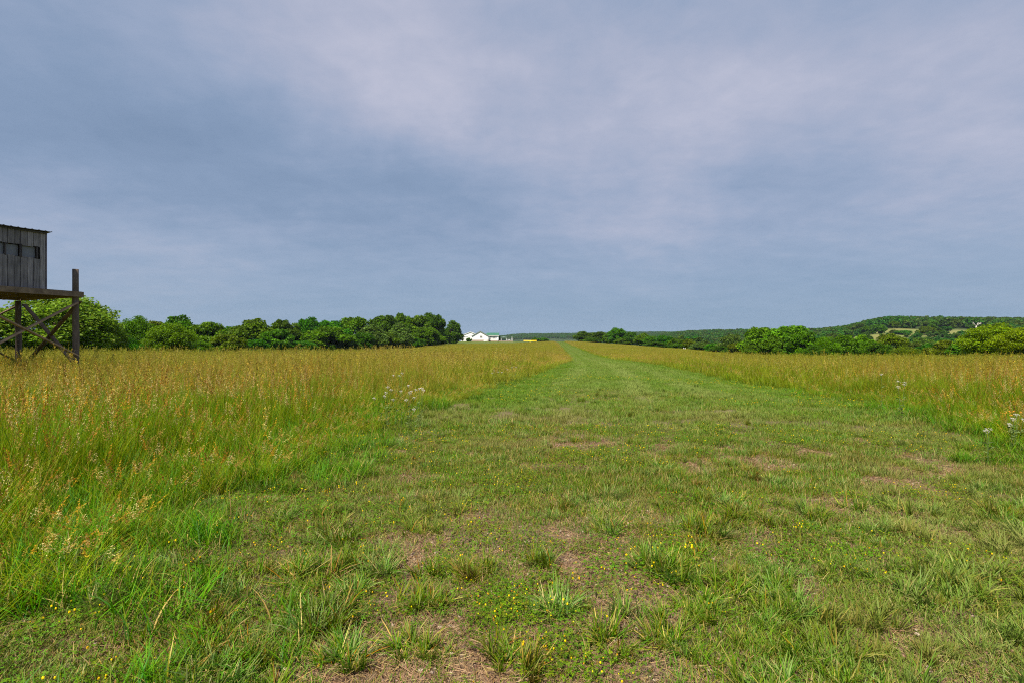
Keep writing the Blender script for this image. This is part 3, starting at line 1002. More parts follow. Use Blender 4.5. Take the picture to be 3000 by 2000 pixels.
def proto_edge():
    """knee-high broad green blades where the mown track gives way to the field"""
    g = Geo()
    n = 46
    c0 = pick_cols(n, [(4, (0.085, 0.195, 0.026)), (3, (0.115, 0.215, 0.030)), (2, (0.075, 0.165, 0.045)), (1, (0.19, 0.22, 0.05)), (.8, (0.36, 0.29, 0.13))])
    b = disc(n, .13)
    ribbons(g, b, rng.uniform(0, 6.28, n), rng.uniform(.02, .5, n), rng.uniform(.1, 1.3, n), rng.uniform(.10, .34, n), rng.uniform(.0045, .0085, n), 4,
            c0 * .95, c0 * 1.1, tip=.08, pw=2.4)
    m = 5
    c0 = pick_cols(m, STEMC)
    ribbons(g, disc(m, .13), rng.uniform(0, 6.28, m), rng.uniform(.02, .35, m), rng.uniform(0, .5, m), rng.uniform(.2, .5, m), np.full(m, .0022), 4, c0, c0, tip=.5)
    return g.mesh('edge', True)


def build_edge():
    ms = [proto_edge() for _ in range(6)]
    x, y = scatter(.6, 16, 30)
    ld = lane_dist(x, y)
    l, r = lane_edges(y, x)
    left = np.abs(x - l) < np.abs(x - r)
    reach = np.where(left, np.interp(y, [2, 5, 9, 16], [1.7, 1.1, .6, .4]), np.interp(y, [4, 8, 16], [1.6, 1.5, .5]))
    q = fbm(x * 1.3, y * 1.3, 171, 3)
    k = (ld < reach) & (ld > -2.2) & (q > .36 + .24 * sstep(-.6, 1, ld / reach))
    x, y, ld = x[k], y[k], ld[k]
    A = lay(x, y, .65, 1.15, 6, .08, zs=np.clip(1.15 - .55 * sstep(-1, 1.2, ld), .5, 1.2))
    stuff('field_edge_grass', ms, *A, M['grass'], None, 'knee-high fresh green grass along the edge of the mown track')


build_edge()


# ---- the uncut field
def build_field():
    near = [proto_tall(7, 84, .20, .0060, .0026, 36, .0140, 5) for _ in range(5)] + [proto_tall(0, 80, .20, .0062, .002, 0, .008, 4), proto_tall(3, 20, .22, .005, .003, 44, .017, 6, 1.05, 1.36), proto_tall(4, 20, .22, .005, .003, 44, .015, 6, 1.0, 1.28)]
    mid = [proto_tall(9, 74, .32, .010, .0042, 15, .024, 4) for _ in range(4)] + [proto_tall(3, 60, .32, .010, .004, 10, .02, 4), proto_tall(4, 20, .32, .01, .006, 22, .032, 5, 1.05, 1.42)]
    far = [proto_tall(30, 90, 1.0, .028, .012, 5, .065, 3) for _ in range(3)] + [proto_tall(12, 110, 1.0, .03, .012, 5, .06, 3)]

    def grow(x, y):
        """height factor: low and green along the lane edge"""
        q = -lane_dist(x, y)
        wd = np.where(x < 0, 2.6, 1.8) * np.interp(y, [3, 8, 20], [1.0, .8, .6])
        return np.clip(0.26 + 0.66 * sstep(-.1, 1, q / wd) + (fbm(x * .8, y * .8, 91, 3) - .5) * .45, .22, 1.03)

    def tints(x, y):
        q = fbm(x * .05, y * .03, 95, 3)
        return np.stack([np.clip((q - .50) * 1.3 + .12 + .10 * sstep(15, 60, y), 0, .42) * sstep(7, 18, y), np.clip((.02 + sstep(5, 14, y) * .30 + sstep(14, 40, y) * .35 + (fbm(x * .2, y * .2, 97, 3) - .5)) * sstep(.3, -2.5, lane_dist(x, y)), 0, .7), 0 * x], -1)

    x, y = scatter(0.4, 16, 12.5)
    k = (lane_dist(x, y) < 0.15)
    x, y = x[k], y[k]
    A = lay(x, y, .9, 1.1, 5, .05, zs=grow(x, y))
    edge = rng.random(len(x)) < np.where(y < 7, .95 * sstep(-3.0, -2.0, lane_dist(x, y)), .86 * sstep(-2.0, -.9, lane_dist(x, y)))
    A[3][edge] = 5
    A[3][rng.random(len(x)) < .18] = 5
    tl = (lane_dist(x, y) < -2.0) & (y > 6) & (rng.random(len(x)) < .13)
    A[3][tl] = rng.integers(6, 8, tl.sum())
    stuff('tall_meadow_grass', near, *A, M['tall'], tints(x, y), 'uncut knee to waist high grass with tan seed heads')
    x, y = scatter(16, 58, 5.0)
    k = field_mask(x, y)
    x, y = x[k], y[k]
    A = lay(x, y, .9, 1.15, 5, .04, zs=np.clip(grow(x, y), .5, 1.1))
    A[3][rng.random(len(x)) < .12] = 5
    stuff('meadow_grass', mid, *A, M['tall'], tints(x, y), 'golden uncut grass field in the middle distance')
    x, y = scatter(56, 430, .75, .62, 2)
    k = field_mask(x, y)
    x, y = x[k], y[k]
    A = lay(x, y, .9, 1.2, 4, .03, zs=np.clip(grow(x, y), .6, 1.0) * .8)
    stuff('distant_meadow_grass', far, *A, M['tall'], tints(x, y), 'far yellow-green grass rolling up to the crest')


build_field()

# ------------------------------------------------------------------ trees


def crown_mesh(name, seed, lumps, per, leaf, shape='round', droop=0.0):
    """foliage in a unit box: radius .5, z from zlo to 1; leaf clumps on and inside overlapping lumps"""
    global rng
    keep = rng; rng = np.random.default_rng(seed)
    g = Geo()
    zlo = 0.06
    cs = []
    for i in range(lumps):
        for _ in range(40):
            p = rng.uniform(-1, 1, 3)
            rr = np.linalg.norm(p)
            if rr > 1 or rr < 0.55: continue
            if shape == 'cone' and math.hypot(p[0], p[1]) > 0.95 * (1 - p[2]) ** .6 * .85: continue
            break
        cs.append(p)
    cs = np.array(cs)
    cr = rng.uniform(0.15, 0.30, lumps)
    ctr = np.stack([cs[:, 0] * .44, cs[:, 1] * .44, zlo + .40 + cs[:, 2] * .40], -1)
    ctr[:, 2] = np.minimum(ctr[:, 2], .99 - cr * .47)
    lt = rng.uniform(0.78, 1.25, lumps)
    for i in range(lumps):
        n = int(per * (cr[i] / .25) ** 2)
        d = rng.normal(0, 1, (n, 3)); d /= np.linalg.norm(d, axis=1, keepdims=True)
        d[:, 2] = np.where(d[:, 2] < -.8, -d[:, 2], d[:, 2])
        rad = cr[i] * rng.uniform(.55, 1.08, n) * .55
        c = ctr[i] + d * rad[:, None] * np.array((1, 1, .85))
        c[:, 2] = np.maximum(c[:, 2], 0.02)
        ax = d + rng.normal(0, .6, (n, 3)); ax[:, 2] += .35
        ax = np.cross(ax, rng.normal(0, 1, (n, 3))); ax /= np.linalg.norm(ax, axis=1, keepdims=True) + 1e-9
        tone = lt[i] * rng.uniform(.7, 1.3, (n, 1)) * np.array((1, 1, 1)) * (1 + rng.normal(0, .05, (n, 3)))
        s = leaf * rng.uniform(.6, 1.4, n)
        diamonds(g, c, ax, s * 1.5, s, np.clip(tone, .2, 2))
    allv = np.concatenate(g.v)
    ztop = np.quantile(allv[:, 2], .9985); rr = np.quantile(np.hypot(allv[:, 0], allv[:, 1]), .975)
    g.v = [v * np.array((.5 / rr, .5 / rr, 1 / ztop)) for v in g.v]
    me = g.mesh(name)
    rng = keep
    return me


def trunk_mesh(name, seed, r=0.035):
    global rng
    keep = rng; rng = np.random.default_rng(seed)
    g = Geo()
    g.tube([(0, 0, -.08), (.004, 0, .10), (-.01, .01, .25), (.0, .0, .45), (.01, 0, .7)], [r * 1.5, r, r * .85, r * .6, r * .2], 8)
    for k in range(6):
        a = rng.uniform(0, 6.28); z0 = rng.uniform(.16, .5); q = rng.uniform(.2, .36)
        e = np.array([math.cos(a) * q, math.sin(a) * q, z0 + rng.uniform(.12, .28)])
        m = e * .5 + np.array([0, 0, z0 * .42])
        g.tube([(0, 0, z0), m, e], [r * .5, r * .32, r * .1], 6)
    me = g.mesh(name, True)
    me.materials.append(M['bark'])
    rng = keep
    return me


LEAF = {
    'dark': leaf_mat('leaves_dark_green', (0.056, 0.130, 0.013)),
    'mid': leaf_mat('leaves_mid_green', (0.078, 0.170, 0.013)),
    'bright': leaf_mat('leaves_bright_green', (0.098, 0.208, 0.013), trans=.35),
    'olive': leaf_mat('leaves_olive_green', (0.105, 0.160, 0.018)),
    'grey': leaf_mat('leaves_grey_green', (0.090, 0.145, 0.030)),
    'pale': leaf_mat('leaves_pale_green', (0.150, 0.215, 0.034), trans=.4),
    'yellow': leaf_mat('leaves_yellow_green', (0.160, 0.225, 0.014), trans=.4),
    'hill': leaf_mat('leaves_hill_wood', (0.062, 0.128, 0.022), hue=.035),
}
CROWN_NEAR = [crown_mesh('crown', 100 + i, 110, 420, .019) for i in range(3)]
CROWN_MID = [crown_mesh('crown', 200 + i, 80, 240, .034) for i in range(5)]
CROWN_CONE = [crown_mesh('crown', 300 + i, 76, 240, .034, 'cone') for i in range(2)]
CROWN_FAR = [crown_mesh('crown', 400 + i, 56, 110, .058) for i in range(5)]
TRUNK = [trunk_mesh('trunk', 500 + i) for i in range(3)]
_cc = {}
_tn = 0


def tree(px, top, width, d, tone, label, shape='round', group=None, kind='tree', base=None, name=None):
    """a tree whose crown fills WIDTH photo pixels at depth d and reaches photo row TOP"""
    global _tn
    _tn += 1
    x, y, z = at(px, d)
    if base is not None: z = min(z, zat(base, d))
    h = max(zat(top, d) - z, 1.0)
    wd = width / F * d
    o = empty(name or ('bush' if kind == 'bush' else 'deciduous_tree'), (x, y, z), label, kind, group)
    rz = random.uniform(0, 6.28)
    pool = CROWN_CONE if shape == 'cone' else (CROWN_NEAR if d < 120 else CROWN_MID if width > 26 else CROWN_FAR)
    src = pool[_tn % len(pool)]
    key = (src.name, tone)
    if key not in _cc:
        m_ = src.copy(); m_.materials.clear(); m_.materials.append(LEAF[tone]); _cc[key] = m_
    c = bpy.data.objects.new('crown', _cc[key])
    c.parent = o; c.rotation_euler = (0, 0, rz)
    hs = h
    if kind == 'bush':
        c.location = (0, 0, -.14 * h); hs = h * 1.14
    c.scale = (wd * 1.12, wd * 1.12, hs)
    scene.collection.objects.link(c)
    t = bpy.data.objects.new('trunk', TRUNK[_tn % 3])
    t.parent = o; t.rotation_euler = (0, 0, rz)
    t.scale = (min(wd, h) , min(wd, h), h)
    scene.collection.objects.link(t)
    return o


GL_ = 'trees of the left woodland edge'
GR_ = 'trees of the right hedge line'
LEFT = [
    (160, 864, 285, 52, 'pale', 'large pale green leafy tree standing behind the wooden hunting stand'),
    (322, 945, 78, 72, 'mid', 'small rounded green tree just right of the pale tree by the stand'),
    (398, 934, 100, 95, 'mid', 'round mid-green tree between the stand and the bright green bush'),
    (458, 948, 76, 125, 'olive', 'low olive tree in the dip left of a dark broad tree'),
    (524, 932, 116, 130, 'dark', 'broad dark green tree rising behind the bright green tree'),
    (498, 955, 112, 88, 'bright', 'bright green leafy tree standing forward of the left wood'),
    (606, 952, 108, 125, 'olive', 'olive-tinged round tree right of the bright green tree'),
    (664, 964, 96, 175, 'dark', 'dark distant tree in the lowest dip of the left wood'),
    (668, 986, 90, 120, 'olive', 'low olive shrub at the foot of the left wood'),
    (745, 936, 132, 165, 'mid', 'large domed green tree left of the middle of the left wood'),
    (832, 939, 84, 185, 'dark', 'dark green tree beside the large domed tree in the wood'),
    (812, 966, 84, 160, 'mid', 'lower green tree in front of the dark trees of the wood'),
    (902, 931, 70, 200, 'dark', 'dark tall tree with a knobbly top in the left wood'),
    (965, 940, 100, 215, 'mid', 'green tree behind the wide light rounded tree of the wood'),
    (962, 958, 138, 185, 'mid', 'wide rounded lighter green tree at the front of the wood'),
    (1042, 931, 92, 240, 'olive', 'olive-topped tree above the grey-green rounded pair'),
    (1092, 954, 88, 215, 'grey', 'grey-green conical tree, left of two front trees of the wood'),
    (1066, 975, 60, 205, 'dark', 'dark low tree filling the gap left of the grey-green cone'),
    (1125, 925, 90, 265, 'dark', 'dark green tree behind the two grey-green front trees'),
    (1175, 948, 76, 235, 'grey', 'grey-green egg-shaped tree, right of two front trees of the wood'),
    (1178, 919, 50, 280, 'mid', 'small knob-topped tree at the highest skyline of the wood'),
    (1222, 926, 70, 285, 'olive', 'tall olive tree near the right end of the wood'),
    (1268, 919, 74, 300, 'dark', 'tallest dark tree at the right end of the left wood'),
    (1252, 960, 84, 270, 'mid', 'lower green tree in front of the tallest tree of the wood'),
    (1135, 975, 60, 225, 'mid', 'small green tree between the two grey-green front trees'),
    (1326, 940, 54, 335, 'dark', 'lone egg-shaped tree on the lawn beside the white house'),
]
for r_ in LEFT:
    px, top, wd, d, tone, lab = r_
    if 300 < px < 720: top -= 6
    tree(px, top, wd, d, tone, lab, 'cone' if ('conical' in lab or 'egg-shaped' in lab) else 'round', GL_ if 'lone' not in lab else None)
for px, top, wd, d, tone, lab in (
        (240, 985, 90, 58, 'mid', 'leafy bush at the right foot of the stand'),
        (370, 990, 80, 80, 'dark', 'dark bush in the tall grass below the round mid-green tree'),
        (575, 992, 80, 110, 'mid', 'green bush below the olive-tinged round tree'),
        (612, 966, 110, 150, 'dark', 'dark bush filling the gap under the olive-tinged round tree'),
        (740, 995, 90, 140, 'dark', 'dark bush at the foot of the large domed tree'),
        (880, 998, 90, 165, 'dark', 'dark bush at the foot of the knobbly-topped tree'),
        (1010, 1000, 80, 190, 'dark', 'dark bush beside the wide rounded lighter tree'),
        (1215, 990, 60, 250, 'dark', 'dark bush between the egg-shaped front tree and the lawn'),
        (1290, 990, 40, 315, 'mid', 'small bush beside the lone tree on the lawn'),
        (1374.5, 989.5, 16, 396, 'dark', 'dark clipped shrub against the left side of the white house'),
        (1565, 988.5, 17, 452, 'dark', 'small dark bush behind the yellow aeroplane'),
        (1588, 989.5, 34, 456, 'mid', 'wider green bush right of the yellow aeroplane'),
        (1463, 985, 8, 412, 'dark', 'narrow dark shrub at the right corner of the white house')):
    tree(px, top, wd, d, tone, lab, kind='bush', group='bushes along the field edge' if px < 1300 else None)

RIGHT = [
    (1708, 971, 52, 425, 'dark', 'first dark tree at the left end of the right hedge line'),
    (1755, 972, 44, 418, 'dark', 'second dark round tree of the right hedge line'),
    (1782, 977, 30, 400, 'mid', 'small green tree just left of the tall hedge line tree'),
    (1810, 961, 48, 385, 'mid', 'tallest tree of the hedge line behind the far field'),
    (1848, 973, 40, 360, 'dark', 'rounded dark tree just right of the tall hedge line tree'),
    (1885, 977, 50, 335, 'olive', 'olive tree midway along the right hedge line'),
    (1905, 985, 40, 310, 'mid', 'low green tree midway along the hedge line'),
    (1945, 983, 48, 295, 'dark', 'dark domed tree above the two white stakes'),
    (1982, 992, 42, 275, 'mid', 'small green tree right of the dark domed tree'),
    (2017, 993, 38, 255, 'olive', 'isolated olive round tree in the sinking hedge line'),
    (2052, 1001, 56, 235, 'grey', 'low grey-green tree where the hedge line drops'),
    (2090, 1006, 50, 215, 'mid', 'low green tree left of the pale-topped tree'),
    (2140, 981, 64, 200, 'grey', 'rounded tree with a pale silvery top'),
    (2162, 1003, 52, 165, 'olive', 'olive bushy tree in front of the pale-topped tree'),
    (2228, 960, 104, 160, 'bright', 'big bright green tree, left of the large central pair'),
    (2268, 985, 70, 140, 'mid', 'lower green tree between the large central pair'),
    (2312, 956, 122, 150, 'bright', 'big bright green tree, right of the large central pair'),
    (2350, 974, 86, 128, 'mid', 'green tree in front of the right central tree'),
    (2422, 988, 66, 115, 'bright', 'yellow-green arching tree right of the large central pair'),
    (2478, 982, 74, 135, 'mid', 'rounded green tree, left of a pair below the hill pasture'),
    (2526, 982, 66, 140, 'bright', 'bright rounded tree, right of a pair below the hill pasture'),
    (2574, 1004, 60, 125, 'dark', 'low dark tree between the pair and the bright-topped tree'),
    (2610, 979, 76, 150, 'olive', 'dark tree with a yellowish top below the hill pasture'),
    (2668, 1000, 80, 150, 'grey', 'grey-green spreading tree in front of the wooded slope'),
    (2722, 1008, 70, 130, 'dark', 'dark low tree in the middle of the right-hand thicket'),
    (2770, 997, 84, 125, 'olive', 'olive-green dome in the right-hand thicket'),
    (2826, 1003, 76, 120, 'mid', 'green tree just left of the large yellow-green tree'),
    (2852, 992, 60, 160, 'dark', 'dark green tree behind the left flank of the yellow-green tree'),
    (2920, 950, 150, 78, 'yellow', 'large yellow-green leafy tree at the right edge of the view'),
    (2985, 962, 120, 74, 'yellow', 'second yellow-green tree, cut off by the right edge'),
]
for px, top, wd, d, tone, lab in RIGHT:
    tree(px, top, wd, d, tone, lab, group=GR_)
for px, top, wd, d, tone, lab in (
        (1735, 990, 60, 412, 'dark', 'dark bush along the foot of the first hedge line trees'),
        (1830, 992, 60, 362, 'mid', 'green bush at the foot of the tallest hedge line tree'),
        (1920, 1000, 60, 290, 'dark', 'dark bush below the dark domed hedge tree'),
        (1990, 1006, 60, 258, 'mid', 'green bush left of the isolated olive tree'),
        (2110, 1014, 70, 190, 'dark', 'dark bush where the field meets the hedge line'),
        (2200, 1010, 70, 145, 'mid', 'green bush at the foot of the big bright tree'),
        (2390, 1012, 70, 112, 'dark', 'dark bush left of the arching yellow-green tree'),
        (2650, 1016, 80, 105, 'olive', 'olive bush behind the tall grass below the hill pasture'),
        (2870, 1012, 70, 90, 'mid', 'green bush at the left foot of the large yellow-green tree')):
    tree(px, top, wd, d, tone, lab, kind='bush', group='bushes along the field edge')

# trees one can tell apart on and round the hill pasture
for i, (px, top, wd, d, tone, lab) in enumerate((
        (2536, 955, 22, 545, 'dark', 'dark tree with a bare trunk, leftmost of three on the pasture'),
        (2555, 952, 20, 560, 'dark', 'dark tree with a bare trunk, middle of three on the pasture'),
        (2577, 951, 34, 560, 'mid', 'spreading tree, rightmost of three on the pasture'),
        (2620, 966, 24, 545, 'grey', 'pale rounded shrub tree in the middle of the pasture'),
        (2648, 968, 40, 535, 'mid', 'flat-topped bushy tree at the right of the pasture'),
        (2715, 957, 42, 530, 'olive', 'pale olive dome tree at the right end of the pasture'),
        (2748, 961, 26, 525, 'dark', 'dark round tree left of the small pasture gap'),
        (2772, 957, 30, 590, 'dark', 'dark tree above the small pasture gap'),
        (2726, 940, 36, 640, 'mid', 'green round tree above the pale olive dome tree'),
        (2620, 941, 26, 640, 'mid', 'light green tree at the upper edge of the pasture'),
        (2652, 932, 34, 660, 'dark', 'tall dark tree on the crest above the pasture'),
        (2700, 990, 60, 420, 'olive', 'olive tree on the slope below the pasture'),
        (2776, 991, 60, 420, 'dark', 'dark tree on the slope below the small pasture gap'),
        (2830, 989, 60, 420, 'mid', 'green tree on the slope below the dead white tree'))):
    tree(px, top, wd, d, tone, lab, group='trees round the hill pasture')
for px, top, wd, d, lab in ((2545, 981, 22, 470, 'dark brown bush low on the pasture'), (2581, 977, 8, 520, 'small dark bush beneath the spreading pasture tree'),
                            (2600, 975, 8, 530, 'tiny dark bush right of the spreading pasture tree'), (2688, 967, 12, 548, 'dark bush by the right pasture edge')):
    tree(px, top, wd, d, 'dark', lab, kind='bush', group='bushes on the hill pasture')


def dead_tree():
    x, y, z = at(2860, 560)
    z = zat(962, 560)
    o = empty('dead_tree', (x, y, z - 1.5), 'bare bleached dead tree with forked limbs on the hill', 'tree')
    g = Geo()
    g.tube([(0, 0, -.5), (0, 0, 2.2), (-.2, 0, 4.0)], [.75, .6, .5], 8)
    link('trunk', g.mesh('trunk', True), M['dead_bark'], o)
    for p in ([(-.2, 0, 3.8), (-1.4, .2, 5.5), (-2.9, 0, 7.2), (-3.6, 0, 8.6)], [(-.1, 0, 3.9), (1.2, 0, 4.9), (3.2, .3, 6.3), (5.4, 0, 8.0)],
              [(-1.4, .2, 5.5), (-2.8, .3, 5.9), (-4.2, .2, 7.4)], [(1.2, 0, 4.9), (1.6, .2, 6.4), (2.4, 0, 8.0)], [(3.2, .3, 6.3), (4.6, .1, 6.3), (6.2, .1, 7.2)]):
        g = Geo(); g.tube(p, np.linspace(.42, .10, len(p)), 7)
        link('branch', g.mesh('branch', True), M['dead_bark'], o)


dead_tree()


def hill_wood():
    """the woods that clothe the hills: one mass"""
    ms = [crown_mesh('wood', 600 + i, 20, 40, .11) for i in range(5)]
    xs, ys = [], []
    for d0, d1, dens, p0, p1 in ((300, 1100, .0085, 1950, 3500), (1100, 2300, .0052, 1750, 3300), (2300, 3900, .0032, 1380, 2250)):
        n = int((d1 * d1 - d0 * d0) / 2 * (p1 - p0) / F * dens)
        d = np.sqrt(rng.uniform(d0 * d0, d1 * d1, n)); p = rng.uniform(p0, p1, n)
        xs.append((p - 1500) / F * d); ys.append(d)
    x = np.concatenate(xs); y = np.concatenate(ys)
    p = px_of(x, y)
    k = (pasture_mask(x, y) < .3) & ~field_mask(x, y)
    near_lim = np.interp(p, [1380, 1700, 2000, 2200, 2600, 3500], [900, 620, 400, 300, 220, 200])
    k &= y > near_lim
    # the front slope below the pasture stays lower so that the pasture shows
    x, y, p = x[k], y[k], p[k]
    P, Ro, S, I = lay(x, y, 9.0, 17.0, 5, .04)
    S[:, 2] = S[:, 2] * .55 + 4.5
    low = (p > 2480) & (p < 2900) & (y > 360) & (y < 640)
    S[low] *= .5
    S[(p > 2480) & (p < 2680) & (y > 330) & (y < 560)] *= .75
    stuff('hill_woodland', ms, P, Ro, S, I, LEAF['hill'], None, 'dense green woodland clothing the far hills')


hill_wood()

# ------------------------------------------------------------------ the hunting stand


def wood_mat(name, c_lo, c_hi, scale=(30, 30, 2.2), knots=True):
    m, t, out = material(name)
    tc = t.new('ShaderNodeTexCoord')
    at_ = t.new('ShaderNodeAttribute', attribute_type='GEOMETRY', attribute_name='col')
    mp = t.new('ShaderNodeMapping'); mp.inputs['Scale'].default_value = scale
    t.l.new(tc.outputs['Object'], mp.inputs[0])
    n = t.noise(mp.outputs[0], 1.0, 6, 0.65, 0.4)
    n2 = t.noise(tc.outputs['Object'], 2.5, 4, 0.6)
    c = t.mix(t.math('ADD', t.math('MULTIPLY', n, .7), t.math('MULTIPLY', n2, .3)), c_lo, c_hi)
    c = t.ramp(t.math('ADD', t.math('MULTIPLY', n, .7), t.math('MULTIPLY', n2, .3)), [(0.3, c_lo), (0.7, c_hi)])
    c = t.mix(1.0, c, at_.outputs['Color'], 'MULTIPLY')
    t.l.new(principled(t, c, 0.85, 0.15, 0, bump(t, n, .6, .01)), out.inputs[0])
    return m


M['plank'] = wood_mat('weathered_planks', (0.060, 0.055, 0.064), (0.31, 0.285, 0.31))
M['beam'] = wood_mat('beam_timber', (0.085, 0.06, 0.045), (0.30, 0.22, 0.16), (6, 6, 6))
M['post'] = wood_mat('round_post_timber', (0.05, 0.04, 0.036), (0.21, 0.16, 0.13), (14, 14, 2.0))
M['brace'] = wood_mat('brace_timber', (0.16, 0.105, 0.07), (0.38, 0.265, 0.18), (5, 5, 5))
M['tin'] = simple_mat('rusted_tin', (0.06, 0.05, 0.045), .6, .4, 5, .4, metal=.4)
M['pane'] = simple_mat('dusty_plastic_pane', (0.15, 0.155, 0.185), .35, .5, 3, .3)
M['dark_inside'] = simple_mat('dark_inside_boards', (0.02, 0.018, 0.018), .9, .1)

STAND_D = 16.0


def stand():
    th = R(67)
    f = np.array((math.cos(th), math.sin(th), 0)); s = np.array((-math.sin(th), math.cos(th), 0))
    px0 = (221 - 1500) / F * STAND_D
    P0 = np.array((px0, STAND_D, 0.0))
    gz = hz(px0, STAND_D)
    o = empty('hunting_stand', (P0[0], P0[1], gz), 'weathered grey wooden hunting stand raised on posts in tall grass', 'hunting stand')
    O = np.array((P0[0], P0[1], gz))

    def W(u, t, z):
        """u metres back along the front edge towards the camera side, t metres to the far side, z above eye-level datum"""
        return P0 - f * u + s * t + np.array((0, 0, z)) - O
    U, T = 2.75, 3.3
    rot = np.array([f, s, (0, 0, 1)]).T
    white = (1, 1, 1)
    # posts
    for (u, t, top, lab) in ((0.0, 0.0, 3.75, 'tall corner post rising above the deck'), (U, 0.0, 2.86, None), (0.0, T, 2.86, None), (U, T, 2.86, None)):
        g = Geo()
        b = W(u, t, gz - .4); e = W(u, t, top)
        n = 9
        pts = [b + (e - b) * k / (n - 1) + np.array((rng.normal(0, .008), rng.normal(0, .008), 0)) for k in range(n)]
        pts[-1] = e
        g.tube(pts, np.linspace(.094, .080, n), 14, np.array((1, 1, 1)), wob=.10)
        q = link('post', g.mesh('post', True), M['post'], o)
        if lab: q['label'] = lab
    zt = 3.05        # deck top
    # rim beams, butted at the corners
    for a, b, w_ in ((W(-.095, -.135, zt - .085), W(U + .14, -.135, zt - .085), .05), (W(-.12, T + .13, zt - .085), W(U + .14, T + .13, zt - .085), .05),
                     (W(-.123, -.158, zt - .088), W(-.123, T + .10, zt - .088), .05), (W(U + .165, -.10, zt - .088), W(U + .165, T + .10, zt - .088), .05)):
        g = Geo(); g.bar(a, b, w_, .165, col=white)
        link('rim_beam', g.mesh('rim_beam'), M['beam'], o)
    for k in range(5):
        g = Geo(); u = .35 + k * .52
        g.bar(W(u, -.10, zt - .11), W(u, T + .09, zt - .11), .045, .14, col=(.6, .6, .6))
        link('joist', g.mesh('joist'), M['beam'], o)
    g = Geo()
    nb = 22
    for k in range(nb):
        t0 = -.10 + (T + .2) * k / nb
        g.bar(W(-.09, t0 + .07, zt - .02), W(U + .13, t0 + .07, zt - .02), .1575, .03, col=np.ones(3) * rng.uniform(.7, 1.1))
    link('deck_boards', g.mesh('deck_boards'), M['beam'], o)
    # cross braces: front, right side, back and left side
    zl, zh = 0.72, 2.68

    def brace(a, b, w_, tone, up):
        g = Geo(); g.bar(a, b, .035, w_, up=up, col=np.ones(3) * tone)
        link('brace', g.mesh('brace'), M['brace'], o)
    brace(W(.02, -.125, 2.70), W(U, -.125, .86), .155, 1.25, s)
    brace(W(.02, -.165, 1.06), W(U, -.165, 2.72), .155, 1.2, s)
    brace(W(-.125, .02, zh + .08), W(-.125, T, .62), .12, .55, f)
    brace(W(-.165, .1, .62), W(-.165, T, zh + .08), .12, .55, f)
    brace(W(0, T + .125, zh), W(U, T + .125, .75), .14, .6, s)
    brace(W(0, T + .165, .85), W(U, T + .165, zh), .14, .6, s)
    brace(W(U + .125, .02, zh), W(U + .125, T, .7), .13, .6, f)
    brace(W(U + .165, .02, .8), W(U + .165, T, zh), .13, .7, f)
    # cabin
    u0, u1 = .78, U + .06
    t1 = 2.0
    zb, ztop = zt + .003, 4.70
    wz0, wz1 = 3.94, 4.28
    
    def board_wall(name, span, place, normal, window=None):
        """vertical boards side by side; place(q, z) gives a wall point q metres along"""
        g = Geo()
        q = 0.0
        while q < span - .02:
            w_ = min(rng.uniform(.11, .165), span - q)
            tone = np.clip(np.ones(3) * rng.uniform(.55, 1.45), .4, 1.6)
            th_ = rng.uniform(.020, .028)
            mid = q + w_ / 2
            pieces = [(zb, ztop)]
            if window and window[0] - .01 < mid < window[1]:
                pieces = [(zb, wz0 + rng.uniform(-.02, .02)), (wz1 + rng.uniform(-.02, .015), ztop)]
            for z0, z1 in pieces:
                g.bar(place(mid, z0) + normal * th_ / 2, place(mid, z1) + normal * th_ / 2, w_ - .012, th_, up=normal, col=tone)
            q += w_
        # dark lining closes the gaps between boards
        return link(name, g.mesh(name), M['plank'], o)
    win = (.20, u1 - u0 - .12)
    board_wall('front_wall', u1 - u0, lambda q, z: W(u0 + q, -.02, z), -s, win)
    board_wall('side_wall', t1 - .04, lambda q, z: W(u0 + .02, .02 + q, z), f)
    board_wall('side_wall', t1 - .04, lambda q, z: W(u1 - .02, .02 + q, z), -f)
    board_wall('back_wall', u1 - u0, lambda q, z: W(u0 + q, t1 - .02, z), s)
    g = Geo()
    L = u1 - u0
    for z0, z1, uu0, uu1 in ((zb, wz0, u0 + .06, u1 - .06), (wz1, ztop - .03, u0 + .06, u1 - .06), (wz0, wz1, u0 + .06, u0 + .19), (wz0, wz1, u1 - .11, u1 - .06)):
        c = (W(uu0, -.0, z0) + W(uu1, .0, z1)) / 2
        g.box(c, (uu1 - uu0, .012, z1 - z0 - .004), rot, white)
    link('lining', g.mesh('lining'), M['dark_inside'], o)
    # window strip: mullions and dusty panes
    wf = Geo()
    for uu, w_ in ((u0 + .20, .035), (1.36, .055), (1.70, .03), (2.10, .05), (2.48, .03), (u1 - .12, .035)):
        wf.box(W(uu, -.028, (wz0 + wz1) / 2), (w_, .05, wz1 - wz0 + .03), rot, (.35, .33, .33))
    wf.box((W(u0 + .2, -.026, wz0 - .012) + W(u1 - .12, -.026, wz0 - .012)) / 2, (L - .30, .034, .022), rot, (.6, .6, .6))
    w = link('window', wf.mesh('window'), M['plank'], o)
    pn = Geo()
    for a, b, lean in ((u0 + .22, 1.33, .0), (1.39, 1.685, .012), (1.715, 2.07, 0), (2.13, 2.46, .01), (2.50, u1 - .14, 0)):
        pn.box((W(a, .030 + lean, wz0) + W(b, .030 + lean, wz1)) / 2, (b - a, .006, wz1 - wz0 - .03), rot, white)
    link('pane', pn.mesh('pane'), M['pane'], w)
    # corner trim and corrugated roof
    g = Geo(); g.box(W(u0 - .015, -.015, (zb + ztop) / 2), (.028, .09, ztop - zb - .01), rot, (.8, .75, .85))
    link('corner_trim', g.mesh('corner_trim'), M['plank'], o)
    ua, ub, ta, tb = .67, U + .3, -.16, t1 + .22
    n = 120
    rows = []
